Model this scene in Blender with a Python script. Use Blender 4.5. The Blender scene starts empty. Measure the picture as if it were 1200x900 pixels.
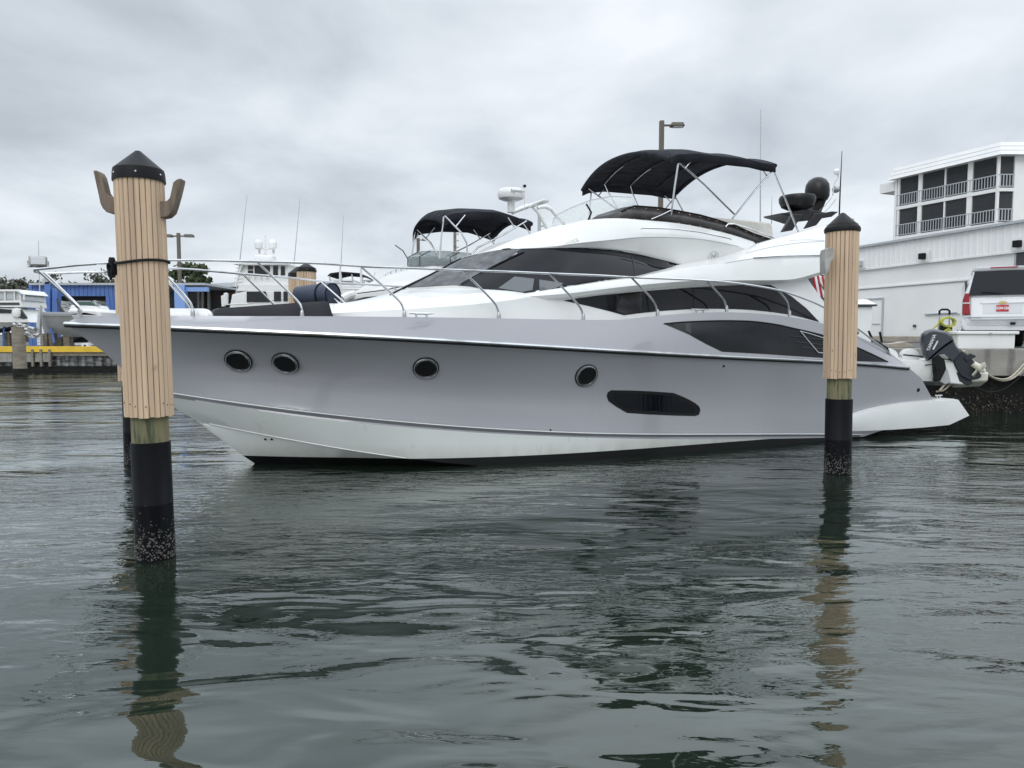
import bpy, bmesh, math, random
import numpy as np
from mathutils import Vector, Matrix
from mathutils.bvhtree import BVHTree
from mathutils.geometry import delaunay_2d_cdt

rad = math.radians
S = bpy.context.scene
COL = S.collection

# ------------------------------------------------------------ camera
CAM_H = 1.85
PITCH = math.atan(58 / 850)
cam_d = bpy.data.cameras.new('camera')
cam = bpy.data.objects.new('camera', cam_d)
COL.objects.link(cam)
cam.location = (0, 0, CAM_H)
cam.rotation_euler = (rad(90) - PITCH, 0, 0)
cam_d.sensor_width = 36
cam_d.lens = 36 * 850 / 1200
cam_d.clip_start = 0.05
cam_d.clip_end = 20000
S.camera = cam

# ------------------------------------------------------------ world: overcast sky
SUN_EL, SUN_AZ = 38.0, 192.0        # azimuth measured clockwise from +Y
world = bpy.data.worlds.new('World')
S.world = world
world.use_nodes = True
nt = world.node_tree
nt.nodes.clear()
def wn(t, **k):
    n = nt.nodes.new(t)
    for a, b in k.items():
        setattr(n, a, b)
    return n
out = wn('ShaderNodeOutputWorld')
bg = wn('ShaderNodeBackground')
sky = wn('ShaderNodeTexSky', sky_type='NISHITA', sun_disc=False)
sky.sun_elevation = rad(SUN_EL)
sky.sun_rotation = rad(SUN_AZ)
bg.inputs['Strength'].default_value = 0.1
tc = wn('ShaderNodeTexCoord')
sep = wn('ShaderNodeSeparateXYZ')
nt.links.new(tc.outputs['Generated'], sep.inputs[0])
def m(op, a, b=None, c=None, clamp=False):
    n = wn('ShaderNodeMath', operation=op, use_clamp=clamp)
    for i, x in enumerate((a, b, c)):
        if x is None: continue
        if isinstance(x, (int, float)): n.inputs[i].default_value = x
        else: nt.links.new(x, n.inputs[i])
    return n.outputs[0]
# cloud layer coordinates: direction projected on a slab above
zz = m('ADD', m('MAXIMUM', sep.outputs[2], 0.0), 0.22)
cmb = wn('ShaderNodeCombineXYZ')
nt.links.new(m('DIVIDE', sep.outputs[0], zz), cmb.inputs[0])
nt.links.new(m('DIVIDE', sep.outputs[1], zz), cmb.inputs[1])
n1 = wn('ShaderNodeTexNoise'); n1.inputs['Scale'].default_value = 1.7; n1.inputs['Detail'].default_value = 9
n1.inputs['Roughness'].default_value = 0.52; n1.inputs['Distortion'].default_value = 0.25
n2 = wn('ShaderNodeTexNoise'); n2.inputs['Scale'].default_value = 0.55; n2.inputs['Detail'].default_value = 2
mp = wn('ShaderNodeMapping'); mp.inputs['Location'].default_value = (3.1, 1.7, 0); mp.inputs['Scale'].default_value = (1.0, 0.85, 1)
nt.links.new(cmb.outputs[0], mp.inputs[0])
nt.links.new(mp.outputs[0], n1.inputs['Vector'])
nt.links.new(mp.outputs[0], n2.inputs['Vector'])
cl = m('ADD', m('MULTIPLY', n1.outputs[0], 0.6), m('MULTIPLY', n2.outputs[0], 0.4))
rampn = wn('ShaderNodeValToRGB')
cr = rampn.color_ramp
cr.elements[0].position = 0.36; cr.elements[0].color = (0.47, 0.515, 0.565, 1)
cr.elements[1].position = 0.66; cr.elements[1].color = (0.86, 0.90, 0.95, 1)
e = cr.elements.new(0.44); e.color = (0.57, 0.62, 0.675, 1)
e = cr.elements.new(0.52); e.color = (0.68, 0.73, 0.785, 1)
nt.links.new(cl, rampn.inputs[0])
# overcast sky: brighter overhead than at the horizon
elev = m('MINIMUM', m('MULTIPLY', m('SUBTRACT', sep.outputs[2], 0.40, clamp=True), 7.0), 1.5)
boost = m('ADD', m('MULTIPLY', elev, 1.0), 1.0)
vm = wn('ShaderNodeVectorMath', operation='SCALE')
nt.links.new(rampn.outputs[0], vm.inputs[0])
nt.links.new(m('MULTIPLY', boost, 10.8), vm.inputs['Scale'])
mix = wn('ShaderNodeMix', data_type='RGBA')
mix.inputs[0].default_value = 0.93
nt.links.new(sky.outputs[0], mix.inputs[6])
nt.links.new(vm.outputs[0], mix.inputs[7])
nt.links.new(mix.outputs[2], bg.inputs[0])
nt.links.new(bg.outputs[0], out.inputs[0])

# ------------------------------------------------------------ sun behind cloud
sd = bpy.data.lights.new('sun', 'SUN')
sd.energy = 0.6
sd.angle = rad(25)
sd.color = (1.0, 0.97, 0.93)
sun = bpy.data.objects.new('sun', sd)
COL.objects.link(sun)
a = rad(SUN_AZ); el = rad(SUN_EL)
sv = Vector((math.sin(a) * math.cos(el), math.cos(a) * math.cos(el), math.sin(el)))
sun.rotation_euler = sv.to_track_quat('Z', 'Y').to_euler()
S.view_settings.view_transform = 'Standard'
S.view_settings.look = 'None'
S.view_settings.exposure = 0.05
S.view_settings.gamma = 1.0
S.view_settings.use_curve_mapping = False
S.render.resolution_x = 1024
S.render.resolution_y = 768

# ------------------------------------------------------------ projection of photo points to places
C0 = Vector((0, 0, CAM_H))
Fv = Vector((0, math.cos(PITCH), -math.sin(PITCH)))
Uv = Vector((0, math.sin(PITCH), math.cos(PITCH)))
Rv = Vector((1, 0, 0))
def ray(px, py):
    return (Rv * ((px - 600) / 850) + Fv + Uv * ((450 - py) / 850))
def atY(px, py, Y):
    d = ray(px, py); return C0 + d * (Y / d.y)
def atZ(px, py, z):
    d = ray(px, py); return C0 + d * ((z - CAM_H) / d.z)

PSI = rad(25)
E = Vector((math.cos(PSI), math.sin(PSI), 0))      # towards the stern
N = Vector((math.sin(PSI), -math.cos(PSI), 0))     # towards port (the camera)
P0 = atZ(298, 543, 0); P0.z = 0
def bl(px, py, v):
    """point of the photo on the yacht's fore-and-aft plane at offset v -> yacht-local (u, -v, w)"""
    d = ray(px, py)
    t = (v - (C0 - P0).dot(N)) / d.dot(N)
    p = C0 + d * t
    return Vector(((p - P0).dot(E), -v, p.z))
def lray(px, py):
    d = ray(px, py); o = C0 - P0
    return Vector((o.dot(E), -o.dot(N), o.z)), Vector((d.dot(E), -d.dot(N), d.z)).normalized()

# ------------------------------------------------------------ materials
def mat(name, col=(.8, .8, .8), rough=.5, metal=0, coat=0, spec=.5, noise=None, bump=None, alpha=None, trans=0, grain=None, dirt=None):
    M = bpy.data.materials.new(name)
    M.use_nodes = True
    t = M.node_tree
    b = t.nodes['Principled BSDF']
    b.inputs['Base Color'].default_value = (*col, 1)
    b.inputs['Roughness'].default_value = rough
    b.inputs['Metallic'].default_value = metal
    b.inputs['Specular IOR Level'].default_value = spec
    b.inputs['Coat Weight'].default_value = coat
    b.inputs['Coat Roughness'].default_value = .06
    b.inputs['Transmission Weight'].default_value = trans
    if alpha is not None: b.inputs['Alpha'].default_value = alpha
    tcn = t.nodes.new('ShaderNodeTexCoord')
    colout = None
    def nz(scale, detail=4, vec=(1, 1, 1)):
        mpn = t.nodes.new('ShaderNodeMapping'); mpn.inputs['Scale'].default_value = vec
        t.links.new(tcn.outputs['Object'], mpn.inputs[0])
        nn = t.nodes.new('ShaderNodeTexNoise'); nn.inputs['Scale'].default_value = scale; nn.inputs['Detail'].default_value = detail
        t.links.new(mpn.outputs[0], nn.inputs['Vector'])
        return nn.outputs[0]
    if noise:                                  # (scale, (r,g,b) second colour, vec, lo, hi)
        sc, c2, vec, lo, hi = noise
        nn = nz(sc, 6, vec)
        mr = t.nodes.new('ShaderNodeMapRange'); mr.inputs[1].default_value = lo; mr.inputs[2].default_value = hi
        t.links.new(nn, mr.inputs[0])
        mx = t.nodes.new('ShaderNodeMix'); mx.data_type = 'RGBA'
        t.links.new(mr.outputs[0], mx.inputs[0])
        mx.inputs[6].default_value = (*col, 1); mx.inputs[7].default_value = (*c2, 1)
        colout = mx.outputs[2]
    if dirt:                                   # second, sparser layer
        sc, c2, vec, lo, hi = dirt
        nn = nz(sc, 8, vec)
        mr = t.nodes.new('ShaderNodeMapRange'); mr.inputs[1].default_value = lo; mr.inputs[2].default_value = hi
        t.links.new(nn, mr.inputs[0])
        mx = t.nodes.new('ShaderNodeMix'); mx.data_type = 'RGBA'
        t.links.new(mr.outputs[0], mx.inputs[0])
        if colout: t.links.new(colout, mx.inputs[6])
        else: mx.inputs[6].default_value = (*col, 1)
        mx.inputs[7].default_value = (*c2, 1)
        colout = mx.outputs[2]
    if colout: t.links.new(colout, b.inputs['Base Color'])
    if bump:                                   # (scale, distance, vec)
        sc, dist, vec = bump
        bn = t.nodes.new('ShaderNodeBump'); bn.inputs['Distance'].default_value = dist
        t.links.new(nz(sc, 5, vec), bn.inputs['Height'])
        t.links.new(bn.outputs[0], b.inputs['Normal'])
    return M

M = {}
M['grey'] = mat('grey_paint', (.288, .288, .308), .28, coat=.8, noise=(.5, (.264, .265, .283), (1, 1, .4), .35, .7), bump=(1.5, .004, (1, 1, 1)),
                dirt=(2.5, (.24, .24, .26), (3, 3, .25), .64, .9))
M['gel'] = mat('white_gelcoat', (.74, .745, .73), .3, coat=.4, noise=(1.2, (.68, .69, .67), (1, 1, 1), .4, .7),
               dirt=(3, (.52, .52, .46), (3, 3, .3), .66, .95))
M['hullwhite'] = mat('hull_white', (.76, .78, .76), .3, coat=.3, noise=(1, (.69, .71, .68), (1, 1, .4), .4, .7), dirt=(2, (.45, .44, .36), (3, 3, .5), .64, .9))
M['chrome'] = mat('stainless', (.62, .63, .64), .22, metal=1, noise=(3, (.42, .42, .42), (1, 1, 1), .5, .7))
M['steel'] = mat('dull_steel', (.45, .46, .47), .35, metal=.9)
M['glass'] = mat('tinted_glass', (.005, .0055, .007), .03, spec=.28, noise=(.8, (.016, .017, .020), (1, 1, 2), .42, .72))
M['glass2'] = mat('tinted_glass_dusty', (.018, .02, .025), .10, spec=.45, noise=(2.0, (.05, .055, .065), (1, 1, 3), .5, .8))
M['mesh_cover'] = mat('grey_mesh_cover', (.085, .088, .095), .75, noise=(6, (.17, .175, .185), (1, 1, 1), .4, .7), bump=(7, .02, (1, 1, 2)))
M['black'] = mat('black_rubber', (.007, .007, .008), .5, spec=.2)
M['blackgloss'] = mat('black_gloss', (.009, .009, .010), .38, spec=.35)
M['canvas'] = mat('black_canvas', (.014, .015, .021), .9, spec=.2, noise=(3, (.030, .031, .037), (1, 4, 1), .35, .7), bump=(3, .05, (.5, 4, 1)))
M['canvas_under'] = mat('canvas_underside', (.026, .026, .027), .9, noise=(4, (.045, .045, .046), (1, 5, 1), .35, .7), bump=(4, .06, (.6, 4, 1)))
M['screen'] = mat('brown_screen', (.020, .017, .016), .35, noise=(4, (.06, .05, .046), (1, 1, 1), .45, .75), bump=(3, .02, (1, 1, 1)))
M['clear'] = mat('clear_acrylic', (.82, .86, .86), .04, alpha=.30)
M['pad'] = mat('charcoal_vinyl', (.022, .023, .027), .6, spec=.25, bump=(8, .01, (1, 1, 1)), noise=(3, (.032, .033, .037), (1, 1, 1), .4, .7))
M['vinyl'] = mat('cream_vinyl', (.60, .58, .53), .55, noise=(4, (.50, .48, .43), (1, 1, 1), .4, .7))
M['slat'] = mat('tan_composite', (.60, .44, .295), .62, noise=(1.0, (.43, .31, .21), (13, 13, .25), .42, .64), bump=(30, .003, (3, 3, .3)),
                dirt=(5, (.20, .135, .095), (2, 2, .9), .69, .8))
M['core'] = mat('dark_gap', (.030, .022, .017), .9)
M['timber'] = mat('green_timber', (.11, .125, .060), .8, noise=(3, (.20, .17, .095), (4, 4, .35), .35, .65), bump=(14, .01, (4, 4, .4)), dirt=(9, (.045, .05, .028), (3, 3, .4), .52, .7))
M['sleeve'] = mat('black_sleeve', (.004, .0045, .006), .45, spec=.14, noise=(2, (.009, .010, .012), (3, 3, .4), .5, .7))
M['barn'] = mat('barnacle', (.095, .09, .08), .9)
M['weather'] = mat('weathered_oak', (.125, .095, .07), .8, noise=(6, (.21, .165, .125), (4, 4, .7), .35, .7), bump=(30, .004, (3, 3, .6)))
M['galv'] = mat('galvanised', (.42, .41, .39), .5, metal=.5, noise=(9, (.27, .26, .24), (1, 1, 1), .4, .7))
M['rope_black'] = mat('black_rope', (.008, .008, .009), .9, bump=(90, .004, (1, 1, 1)))
M['rope_tan'] = mat('tan_rope', (.50, .45, .36), .9, bump=(90, .004, (1, 1, 1)), noise=(30, (.36, .32, .25), (1, 1, 1), .4, .6))
M['concrete'] = mat('concrete', (.33, .315, .285), .9, noise=(1.2, (.24, .23, .205), (1, 1, 1.6), .35, .65), bump=(20, .01, (1, 1, 1)),
                    dirt=(1.6, (.095, .09, .08), (2.2, 2.2, .5), .55, .75))
M['darkwall'] = mat('wet_seawall', (.010, .0095, .0085), .8, spec=.2, noise=(5, (.028, .025, .02), (1, 1, 1), .55, .75), bump=(9, .05, (1, 1, 1)))
M['oyster'] = mat('oyster_shell', (.20, .18, .145), .8, noise=(9, (.05, .045, .035), (1, 1, 1), .4, .6))
M['yellow'] = mat('yellow_paint', (.72, .47, .03), .5, noise=(2, (.62, .40, .03), (1, 1, 1), .4, .7), dirt=(4, (.25, .19, .06), (1, 1, 2), .66, .8))
M['oldwood'] = mat('old_wood', (.16, .14, .11), .9, noise=(3, (.26, .23, .18), (1, 1, 3), .35, .65), bump=(9, .02, (1, 1, 3)))
M['blue'] = mat('blue_metal', (.10, .195, .45), .5, noise=(2, (.06, .13, .38), (1, 1, .4), .35, .7))
M['wall'] = mat('white_wall', (.84, .83, .81), .75, noise=(.7, (.77, .765, .745), (1, 1, 1), .35, .7), bump=(9, .006, (1, 1, 1)))
M['metal_white'] = mat('white_cladding', (.82, .815, .80), .5, noise=(.5, (.76, .76, .75), (2, 2, .4), .35, .7))
M['trim'] = mat('grey_trim', (.42, .44, .46), .6)
M['dark'] = mat('dark_interior', (.045, .047, .05), .8, noise=(1, (.075, .077, .08), (1, 1, 1), .4, .7))
M['tan'] = mat('sand_stone', (.40, .36, .30), .9, noise=(2, (.30, .27, .22), (1, 1, 1), .4, .6), bump=(6, .03, (1, 1, 1)))
M['asphalt'] = mat('asphalt', (.09, .09, .088), .9, noise=(1, (.13, .13, .125), (1, 1, 1), .35, .7), bump=(30, .01, (1, 1, 1)))
M['carwhite'] = mat('car_white', (.78, .79, .80), .22, coat=.8)
M['carglass'] = mat('car_glass', (.015, .017, .02), .05, spec=.4)
M['red'] = mat('red_lens', (.28, .006, .012), .2, coat=.5)
M['redplate'] = mat('red_plate', (.50, .02, .035), .4)
M['white'] = mat('white_plain', (.80, .80, .80), .5)
M['gold'] = mat('gold_badge', (.70, .48, .16), .3, metal=.6)
M['navy'] = mat('navy_cover', (.022, .033, .060), .55, noise=(3, (.035, .048, .08), (1, 1, 1), .4, .7), bump=(5, .02, (1, 1, 1)))
M['obm'] = mat('outboard_grey', (.018, .022, .032), .35, coat=.25)
M['obdark'] = mat('outboard_dark', (.010, .012, .018), .4)
M['silver'] = mat('silver_print', (.55, .57, .60), .4)
M['cream'] = mat('aged_gelcoat', (.66, .64, .55), .5, noise=(4, (.48, .44, .32), (1, 1, 1), .45, .7))
M['yhose'] = mat('yellow_hose', (.36, .36, .05), .5)
M['lamp'] = mat('bronze_pole', (.105, .09, .07), .6)
M['bark'] = mat('bark', (.10, .085, .065), .9, bump=(12, .03, (1, 1, .4)))
M['leaf'] = mat('leaf', (.075, .095, .035), .7, noise=(1.5, (.045, .065, .025), (1, 1, 1), .4, .65))
M['leaf2'] = mat('leaf_dull', (.075, .080, .055), .8, noise=(1.5, (.11, .11, .085), (1, 1, 1), .4, .65))
M['flagred'] = mat('flag_red', (.42, .02, .03), .8)
M['lens'] = mat('lamp_lens', (.62, .64, .65), .15)
M['tarp'] = mat('white_wrap', (.70, .70, .70), .5, bump=(3, .08, (1, 1, 1)))
M['greyhull'] = mat('grey_hull', (.40, .41, .41), .4, noise=(2, (.34, .35, .35), (1, 1, 1), .4, .7))
M['bottompaint'] = mat('dark_bottom', (.012, .014, .025), .6)

# boot stripe: the bottom paint starts at a fixed height on the hull
def boot_mat():
    Mx = M['hullwhite'].copy(); Mx.name = 'hull_white_with_boot'
    t = Mx.node_tree; b = t.nodes['Principled BSDF']
    tcn = t.nodes.new('ShaderNodeTexCoord'); sp = t.nodes.new('ShaderNodeSeparateXYZ')
    t.links.new(tcn.outputs['Object'], sp.inputs[0])
    gt = t.nodes.new('ShaderNodeMath'); gt.operation = 'GREATER_THAN'; gt.inputs[1].default_value = .125
    t.links.new(sp.outputs[2], gt.inputs[0])
    mx = t.nodes.new('ShaderNodeMix'); mx.data_type = 'RGBA'
    src = b.inputs['Base Color'].links[0].from_socket
    t.links.new(gt.outputs[0], mx.inputs[0])
    mx.inputs[6].default_value = (.006, .006, .007, 1)
    nn = t.nodes.new('ShaderNodeTexNoise'); nn.inputs['Scale'].default_value = 5; nn.inputs['Detail'].default_value = 6
    mpn = t.nodes.new('ShaderNodeMapping'); mpn.inputs['Scale'].default_value = (1, 1, .15); t.links.new(tcn.outputs['Object'], mpn.inputs[0]); t.links.new(mpn.outputs[0], nn.inputs['Vector'])
    mr = t.nodes.new('ShaderNodeMapRange'); mr.inputs[1].default_value = .13; mr.inputs[2].default_value = .34; mr.inputs[3].default_value = .75; mr.inputs[4].default_value = 0
    t.links.new(sp.outputs[2], mr.inputs[0])
    ml = t.nodes.new('ShaderNodeMath'); ml.operation = 'MULTIPLY'; t.links.new(mr.outputs[0], ml.inputs[0]); t.links.new(nn.outputs[0], ml.inputs[1])
    m2 = t.nodes.new('ShaderNodeMix'); m2.data_type = 'RGBA'; t.links.new(ml.outputs[0], m2.inputs[0]); t.links.new(src, m2.inputs[6]); m2.inputs[7].default_value = (.36, .34, .25, 1)
    t.links.new(m2.outputs[2], mx.inputs[7])
    t.links.new(mx.outputs[2], b.inputs['Base Color'])
    return Mx
M['boot'] = boot_mat()

# ------------------------------------------------------------ mesh builder
class MB:
    def __init__(s): s.v = []; s.f = []
    def add(s, vs, fs):
        o = len(s.v); s.v += [Vector(p) for p in vs]; s.f += [[i + o for i in f] for f in fs]; return s
    def box(s, c, d, rot=None, taper=1.0):
        c = Vector(c); x, y, z = [k / 2 for k in d]
        vs = [Vector((sx * x * (taper if sz > 0 else 1), sy * y * (taper if sz > 0 else 1), sz * z)) for sz in (-1, 1) for sy in (-1, 1) for sx in (-1, 1)]
        if rot is not None: vs = [rot @ p for p in vs]
        return s.add([c + p for p in vs], [(0, 2, 3, 1), (4, 5, 7, 6), (0, 1, 5, 4), (2, 6, 7, 3), (0, 4, 6, 2), (1, 3, 7, 5)])
    def tube(s, pts, r, n=8, cap=True):
        pts = [Vector(p) for p in pts]
        if not hasattr(r, '__len__'): r = [r] * len(pts)
        k = len(pts); rings = []
        nrm = None
        for i, p in enumerate(pts):
            d = (pts[min(i + 1, k - 1)] - pts[max(i - 1, 0)])
            if d.length < 1e-9: d = Vector((0, 0, 1))
            d.normalize()
            if nrm is None:
                nrm = d.cross(Vector((0, 0, 1)))
                if nrm.length < .1: nrm = d.cross(Vector((1, 0, 0)))
            nrm = (nrm - d * nrm.dot(d))
            nrm.normalize(); bn = d.cross(nrm)
            rings.append([p + (nrm * math.cos(2 * math.pi * j / n) + bn * math.sin(2 * math.pi * j / n)) * r[i] for j in range(n)])
        vs = [q for rg in rings for q in rg]; fs = []
        for i in range(k - 1):
            for j in range(n):
                fs.append((i * n + j, i * n + (j + 1) % n, (i + 1) * n + (j + 1) % n, (i + 1) * n + j))
        if cap: fs.append(list(range(n))[::-1]); fs.append([(k - 1) * n + j for j in range(n)])
        return s.add(vs, fs)
    def lathe(s, prof, c=(0, 0, 0), n=24, rot=None, sx=1, sy=1):
        c = Vector(c); vs = []; fs = []; k = len(prof)
        for r, z in prof:
            for j in range(n):
                p = Vector((r * math.cos(2 * math.pi * j / n) * sx, r * math.sin(2 * math.pi * j / n) * sy, z))
                vs.append(c + (rot @ p if rot is not None else p))
        for i in range(k - 1):
            for j in range(n):
                fs.append((i * n + j, i * n + (j + 1) % n, (i + 1) * n + (j + 1) % n, (i + 1) * n + j))
        fs.append(list(range(n))[::-1]); fs.append([(k - 1) * n + j for j in range(n)])
        return s.add(vs, fs)
    def prism(s, poly, ext):
        poly = [Vector(p) for p in poly]; ext = Vector(ext); k = len(poly)
        return s.add(poly + [p + ext for p in poly], [list(range(k))[::-1], list(range(k, 2 * k))] + [(i, (i + 1) % k, (i + 1) % k + k, i + k) for i in range(k)])
    def grid(s, rows, closed=False):
        k = len(rows[0]); vs = [p for r in rows for p in r]; fs = []
        for i in range(len(rows) - 1):
            for j in range(k - 1): fs.append((i * k + j, i * k + j + 1, (i + 1) * k + j + 1, (i + 1) * k + j))
            if closed: fs.append((i * k + k - 1, i * k, (i + 1) * k, (i + 1) * k + k - 1))
        return s.add(vs, fs)
    def build(s, name, material, parent=None, smooth=True, angle=35, bevel=0, solid=0, merge=1e-5, loc=None):
        me = bpy.data.meshes.new(name)
        bm = bmesh.new()
        vs = [bm.verts.new(p) for p in s.v]
        for f in s.f:
            try: bm.faces.new([vs[i] for i in f])
            except ValueError: pass
        bmesh.ops.remove_doubles(bm, verts=bm.verts, dist=merge)
        bmesh.ops.dissolve_degenerate(bm, edges=bm.edges, dist=1e-6)
        bmesh.ops.recalc_face_normals(bm, faces=bm.faces)
        bm.to_mesh(me); bm.free()
        if smooth:
            me.polygons.foreach_set('use_smooth', [True] * len(me.polygons))
            me.set_sharp_from_angle(angle=rad(angle))
        me.materials.append(material)
        o = bpy.data.objects.new(name, me)
        COL.objects.link(o)
        if parent is not None: o.parent = parent
        if loc is not None: o.location = loc
        if solid:
            md = o.modifiers.new('solid', 'SOLIDIFY'); md.thickness = solid; md.offset = 0
        if bevel:
            md = o.modifiers.new('bevel', 'BEVEL'); md.width = bevel; md.segments = 2; md.limit_method = 'ANGLE'; md.angle_limit = rad(40)
            md.harden_normals = False
        return o

def tag(o, label=None, cat=None, group=None, kind=None):
    if label: o['label'] = label
    if cat: o['category'] = cat
    if group: o['group'] = group
    if kind: o['kind'] = kind
    return o
def thing(name, label, cat, loc=(0, 0, 0), rz=0, group=None):
    o = bpy.data.objects.new(name, None); o.empty_display_size = .3
    COL.objects.link(o); o.location = loc; o.rotation_euler = (0, 0, rz)
    return tag(o, label, cat, group)
def struct(o): o['kind'] = 'structure'; return o
def text_mesh(body, size, name, material, parent, mtx, depth=.004, bold=0.0, align='CENTER'):
    cu = bpy.data.curves.new(name, 'FONT'); cu.body = body; cu.size = size; cu.extrude = depth; cu.offset = bold
    cu.align_x = align; cu.align_y = 'CENTER'; cu.resolution_u = 3
    ob = bpy.data.objects.new(name + '_tmp', cu); COL.objects.link(ob)
    bpy.context.view_layer.update()
    dg = bpy.context.evaluated_depsgraph_get()
    me = bpy.data.meshes.new_from_object(ob.evaluated_get(dg))
    bpy.data.objects.remove(ob); bpy.data.curves.remove(cu)
    me.transform(mtx); me.materials.clear(); me.materials.append(material); me.name = name
    o = bpy.data.objects.new(name, me); COL.objects.link(o); o.parent = parent
    return o

def crom(pts, n=10):
    """Catmull-Rom through 2-D points"""
    pts = [np.array(p, float) for p in pts]
    P = [2 * pts[0] - pts[1]] + pts + [2 * pts[-1] - pts[-2]]
    o = []
    for i in range(1, len(P) - 2):
        p0, p1, p2, p3 = P[i - 1:i + 3]
        for k in range(n):
            t = k / n
            o.append(.5 * ((2 * p1) + (-p0 + p2) * t + (2 * p0 - 5 * p1 + 4 * p2 - p3) * t * t + (-p0 + 3 * p1 - 3 * p2 + p3) * t ** 3))
    o.append(pts[-1])
    return o
def beamf(B, u0, L, p):
    def f(u):
        t = min(max((u - u0) / L, 0), 1)
        return B * (1 - (1 - t) ** p)
    return f
def solve(pxl, V, n=10, smooth=0, lin=False):
    """photo polyline + plan curve -> table of (u, v, w)"""
    T = []
    src = crom(pxl, n) if not lin else pxl
    for px, py in src:
        v = V(bl(px, py, 1.5).x)
        for _ in range(40):
            p = bl(px, py, v); v = .5 * v + .5 * V(p.x)
        p = bl(px, py, v); T.append((p.x, v, p.z))
    T = np.array(sorted(T))
    return T
def fair(T, deg):
    c = np.polyfit(T[:, 0], T[:, 2], deg)
    T = T.copy(); T[:, 2] = np.polyval(c, T[:, 0]); return T
def gs(T, k=3):
    T = T.copy()
    for _ in range(k):
        w = T[:, 2].copy(); w[1:-1] = .25 * w[:-2] + .5 * w[1:-1] + .25 * w[2:]; T[:, 2] = w
    return T
def curvef(T, V):
    def f(u):
        return Vector((u, -V(u), float(np.interp(u, T[:, 0], T[:, 2]))))
    return f
def mir(p): return Vector((p[0], -p[1], p[2]))
# ============================================================ THE YACHT
yacht = thing('motor_yacht', 'large grey and white flybridge motor yacht with black bimini, moored between the two near piles', 'motor yacht', P0, PSI)

def bvh_of(objs):
    vs = []; fs = []
    for o in objs:
        k = len(vs); vs += [v.co.copy() for v in o.data.vertices]
        fs += [[i + k for i in p.vertices] for p in o.data.polygons]
    return BVHTree.FromPolygons(vs, fs)
CEN = Vector((6, 0, 1.6))
def hitp(px, py, bvh, fallback_v=1.5):
    o, d = lray(px, py)
    loc, nor, idx, dist = bvh.ray_cast(o, d)
    if loc is None:
        loc, nor, idx, dist = bvh.find_nearest(bl(px, py, fallback_v))
    if nor.dot(d) > 0: nor = -nor
    return loc, nor
def wrap(poly, bvh, off=.006, step=6, fv=1.5, depth=.02, holes=None):
    """closed photo outline -> a panel that lies on the surface there"""
    pts = []
    k = len(poly)
    for i in range(k):
        a = np.array(poly[i], float); b = np.array(poly[(i + 1) % k], float)
        n = max(1, int(np.hypot(*(b - a)) / step))
        for j in range(n): pts.append(a + (b - a) * j / n)
    nb = len(pts)
    xs = [p[0] for p in pts]; ys = [p[1] for p in pts]
    def inside(x, y):
        c = False; j = nb - 1
        for i in range(nb):
            if (pts[i][1] > y) != (pts[j][1] > y) and x < (pts[j][0] - pts[i][0]) * (y - pts[i][1]) / (pts[j][1] - pts[i][1]) + pts[i][0]: c = not c
            j = i
        return c
    inn = []
    y = min(ys) + step / 2
    while y < max(ys):
        x = min(xs) + step / 2
        while x < max(xs):
            if inside(x, y) and min(np.hypot(x - p[0], y - p[1]) for p in pts) > step * .45: inn.append(np.array((x, y)))
            x += step
        y += step
    allp = pts + inn
    V2, Ed, Fc, *_ = delaunay_2d_cdt([Vector((p[0], p[1])) for p in allp], [(i, (i + 1) % nb) for i in range(nb)], [], 1, 1e-4)
    mb = MB(); vs = []; inner = []
    for p in V2:
        l, nn = hitp(p.x, p.y, bvh, fv)
        vs.append(l + nn * off); inner.append(l - nn * depth)
    mb.add(vs, [list(f) for f in Fc])
    # rim
    cnt = {}
    for f in Fc:
        for i in range(len(f)):
            e_ = (f[i], f[(i + 1) % len(f)]); key = tuple(sorted(e_)); cnt.setdefault(key, []).append(e_)
    for key, l in cnt.items():
        if len(l) == 1:
            a, b = l[0]; mb.add([vs[a], vs[b], inner[b], inner[a]], [(0, 1, 2, 3)])
    return mb
def strip_on(pxl, bvh, r, off=0.0, n=6, fv=1.5, smooth=True):
    pp = crom(pxl, n) if smooth else pxl
    return [sum_off(hitp(p[0], p[1], bvh, fv), off) for p in pp]
def sum_off(ln, off): return ln[0] + ln[1] * off

# ---- plan curves
uR = bl(76, 380, 0).x
uT = bl(86, 374, 0).x
uB = bl(166, 451, 0).x
uK = bl(231, 493.5, 0).x
def Vr(u): return beamf(2.08, uR, 7.6, 2.4)(u) * (1 - .015 * max(u - 6.5, 0) / 4)
def Vt(u): return max(Vr(u) - .20 * min(1, (u - uR) / 1.6), 0) if u > uT else 0.0
Vb = beamf(1.93, uB, 7.0, 2.1)
Vk = beamf(1.80, uK, 5.6, 1.9)
T_r = fair(solve([(76, 380), (100, 380.2), (141, 381), (197, 384), (260, 386.8), (360, 391), (479, 396.3), (580, 402), (660, 407.5), (732, 411.5), (777, 414.5), (860, 418), (967, 423), (1003, 426), (1062, 430)], Vr), 5)
T_t = gs(solve([(86, 374), (110, 371), (141, 369), (197, 370), (280, 370.5), (359, 370.5), (479, 371.5), (580, 373), (660, 374.5), (715, 375), (740, 374), (760, 371.5), (803, 367.5), (835, 366), (860, 366), (890, 367.5), (923, 371), (960, 378), (1003, 393), (1040, 412), (1062, 428)], Vt), 3)
T_b = fair(solve([(166, 451), (202, 465.5), (270, 476), (340, 486), (438, 497), (520, 504), (620, 511), (720, 514), (820, 514.5), (900, 514), (966, 513), (1108, 509)], Vb), 5)
T_k = fair(solve([(231, 493.5), (270, 502), (320, 511.5), (380, 522.5), (440, 532), (477, 537.5), (552, 545)], Vk), 3)
kend = T_k[-1, 0]; kw = T_k[-1, 2]
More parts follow.
